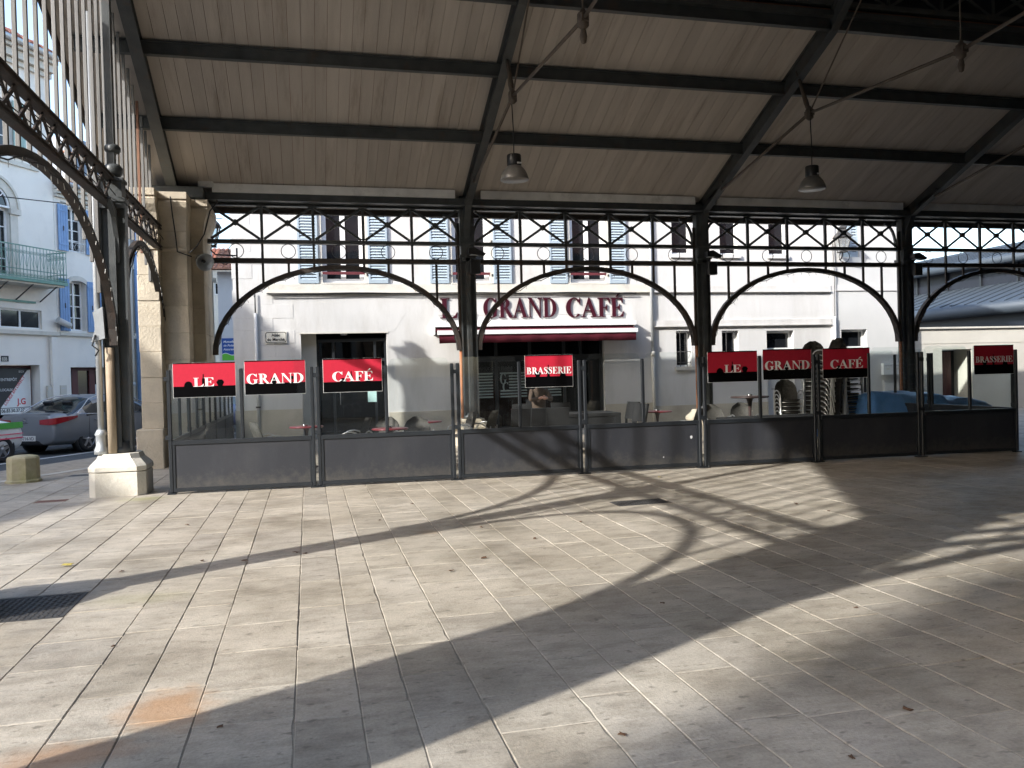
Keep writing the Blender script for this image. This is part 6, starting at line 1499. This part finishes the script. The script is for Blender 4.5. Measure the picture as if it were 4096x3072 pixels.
# grey saloon, rear three-quarter view; local x forward, origin at rear axle
SED = [(-1.075, .30, .64, .76, .79, .97, .68, 0), (-1.07, .27, .66, .79, .83, 1.00, .72, 0), (-1.02, .24, .72, .83, .87, 1.03, .76, 0), (-.90, .23, .78, .85, .90, 1.035, .77, 0), (-.60, .22, .86, .88, .91, 1.04, .77, 0), (-.36, .21, .90, .89, .915, 1.05, .74, 3),
       (-.05, .20, .95, .90, .915, 1.26, .62, 3), (.38, .19, .955, .90, .915, 1.415, .56, 1), (.85, .19, .95, .90, .92, 1.46, .57, 1), (1.35, .19, .94, .90, .92, 1.455, .58, 1), (1.80, .19, .925, .90, .915, 1.39, .60, 1), (2.20, .20, .91, .90, .91, 1.22, .66, 4), (2.62, .21, .90, .895, .91, 1.02, .74, 4),
       (3.05, .22, .86, .88, .90, .95, .74, 0), (3.45, .23, .78, .83, .87, .87, .68, 0), (3.68, .26, .68, .70, .76, .74, .58, 0), (3.74, .32, .60, .5, .58, .62, .4, 0)]
RD = -.12
p0 = street(19.6, -15.55-.93+.0); 
sed = car('silver_saloon_car', 'grey metallic saloon car parked across the street, seen from behind', (0, 0, RD), math.atan2(SD.y, SD.x), SED, 'car_grey', 2.82)
SEDP = Vector((-6.30, 23.45, RD)); sed.location = SEDP
for q in (-1, 1):
    s_ = 1 if q > 0 else -1
    secs = [((-1.10, .46), .77, .88), ((-1.105, .74), .75, .905), ((-1.04, .915), .77, .925), ((-.72, .958), .83, .945), ((-.40, .948), .905, .95)]
    tl = MB(); tl.loft([[(x, q*y, z0), (x, q*y, z1), (x+.08, q*(y-.07), z1), (x+.08, q*(y-.07), z0)] for (x, y), z0, z1 in secs]); tl.build('tail_lamp', 'tail_red', sed)
    pts = [(-.36, q*.905, .99), (-.10, q*.83, 1.16), (.20, q*.71, 1.33), (.55, q*.645, 1.42), (1.0, q*.625, 1.455), (1.5, q*.645, 1.43), (1.9, q*.71, 1.32), (2.35, q*.86, 1.07)]
    MB().tube(pts, .014, 6).build('chrome_trim', 'chrome', sed); MB().tube([(-.36, q*.905, .99), (.3, q*.925, .965), (1.2, q*.93, .955), (2.3, q*.92, .93)], .011, 6).build('chrome_trim', 'chrome', sed)
    MB().tube([(-1.0, q*.76, .36), (-.99, q*.45, .345)], .018, 6).build('exhaust_trim', 'chrome', sed)
    for x in (.18, 1.12): MB().bbox(x, min(q*.92, q*.955), .80, x+.22, max(q*.92, q*.955), .835, .008).build('door_handle', 'car_grey', sed)
    for x in (.02, 1.0, 1.95): MB().tube([(x, q*.918, .92), (x-.02, q*.935, .60), (x, q*.91, .30)], .004, 4).build('door_seam', 'black_plastic', sed)
    MB().bbox(2.05, min(q*.90, q*1.08), .95, 2.22, max(q*.90, q*1.08), 1.08, .03).build('wing_mirror', 'car_grey', sed)
    MB().box(.93, min(q*.70, q*.80), 1.0, .99, max(q*.70, q*.80), 1.34).build('door_pillar', 'black_plastic', sed)
    MB().bar((-.06, q*.30, 1.30), (.10, q*.30, 1.10), .28, .06).build('headrest', 'black_plastic', sed)
MB().bbox(-1.085, -.30, .36, -1.055, .30, .49, .004).build('number_plate', 'plate_white', sed); text('plate_lettering', 'EW-714-VD', .115, 'ink', sed, (-1.087, .27, .385), rot=(R(90), 0, R(-90)), width=.92)
MB().tube([(-1.02, -.55, .80), (-1.045, -.25, .815), (-1.085, 0, .80), (-1.08, .25, .795), (-1.02, .55, .80)], .006, 4).build('boot_seam', 'black_plastic', sed)
MB().box(-1.052, -.75, .565, -1.04, .75, .575).build('bumper_seam', 'black_plastic', sed)
em = MB(); em.tube([(-1.092, .04, .855), (-1.095, .01, .88), (-1.095, -.02, .91), (-1.093, .025, .93)], .011, 5); em.tube([(-1.095, .01, .88), (-1.093, -.045, .865), (-1.092, -.035, .825)], .010, 5); em.build('emblem', 'chrome', sed)
MB().bar((-1.05, 0, 1.01), (-.99, 0, 1.035), 1.40, .02).build('boot_lip', 'car_grey', sed)
# white car with green and pink stripes at the left edge (its nose shows)
HAT = [(-.72, .34, .70, .60, .70, .95, .5, 0), (-.70, .26, .85, .80, .85, 1.35, .62, 3), (-.45, .22, .93, .86, .875, 1.50, .62, 3), (.3, .20, .94, .87, .88, 1.54, .62, 1), (1.0, .20, .93, .87, .88, 1.53, .62, 1), (1.5, .20, .92, .87, .88, 1.44, .63, 1), (1.95, .20, .91, .87, .88, 1.22, .66, 4), (2.35, .21, .90, .87, .88, 1.03, .70, 4), (2.75, .22, .84, .85, .87, .95, .70, 0), (3.05, .25, .72, .78, .82, .84, .62, 0), (3.22, .30, .62, .60, .66, .70, .45, 0)]
wh = car('white_hatchback', 'white car with green and pink stripes at the left edge of the street', (0, 0, RD), math.atan2(SD.y, SD.x), HAT, 'car_white', 2.45, .30, half=.88); wh.location = SEDP - SD*5.0 + Vector((0, 0, 0)) + SN*.0
for q in (-1, 1):
    MB().add([(2.55, q*.886, .74), (3.0, q*.80, .70), (2.98, q*.77, .84), (2.6, q*.862, .88)], [(0, 1, 2, 3)]).build('headlight', 'bulb_clear', wh)
    def stripe(z, h, mat, nm): 
        pts = [(1.2, .905), (2.0, .905), (2.45, .898), (2.75, .885), (2.95, .855), (3.08, .81)]; m = MB(); vs = []
        for x, y in pts: vs += [(x, q*y, z), (x, q*(y-.012), z+h)]
        m.add(vs, [(2*i, 2*i+2, 2*i+3, 2*i+1) for i in range(len(pts)-1)]); m.build(nm, mat, wh)
    stripe(.76, .14, 'car_green', 'green_stripe'); stripe(.62, .022, 'car_pink', 'pink_stripe'); stripe(.52, .028, 'car_pink', 'pink_stripe')
# dark blue car further along
bl_ = car('blue_hatchback', 'dark blue car parked in front of the grey saloon', (0, 0, RD), math.atan2(SD.y, SD.x), HAT, 'car_blue', 2.45, .30, half=.88); bl_.location = SEDP + SD*5.25
for q in (-1, 1): MB().add([(-.73, q*.62, .90), (-.62, q*.86, .92), (-.50, q*.872, 1.10), (-.66, q*.70, 1.18)], [(0, 1, 2, 3)]).build('tail_lamp', 'tail_red', bl_)
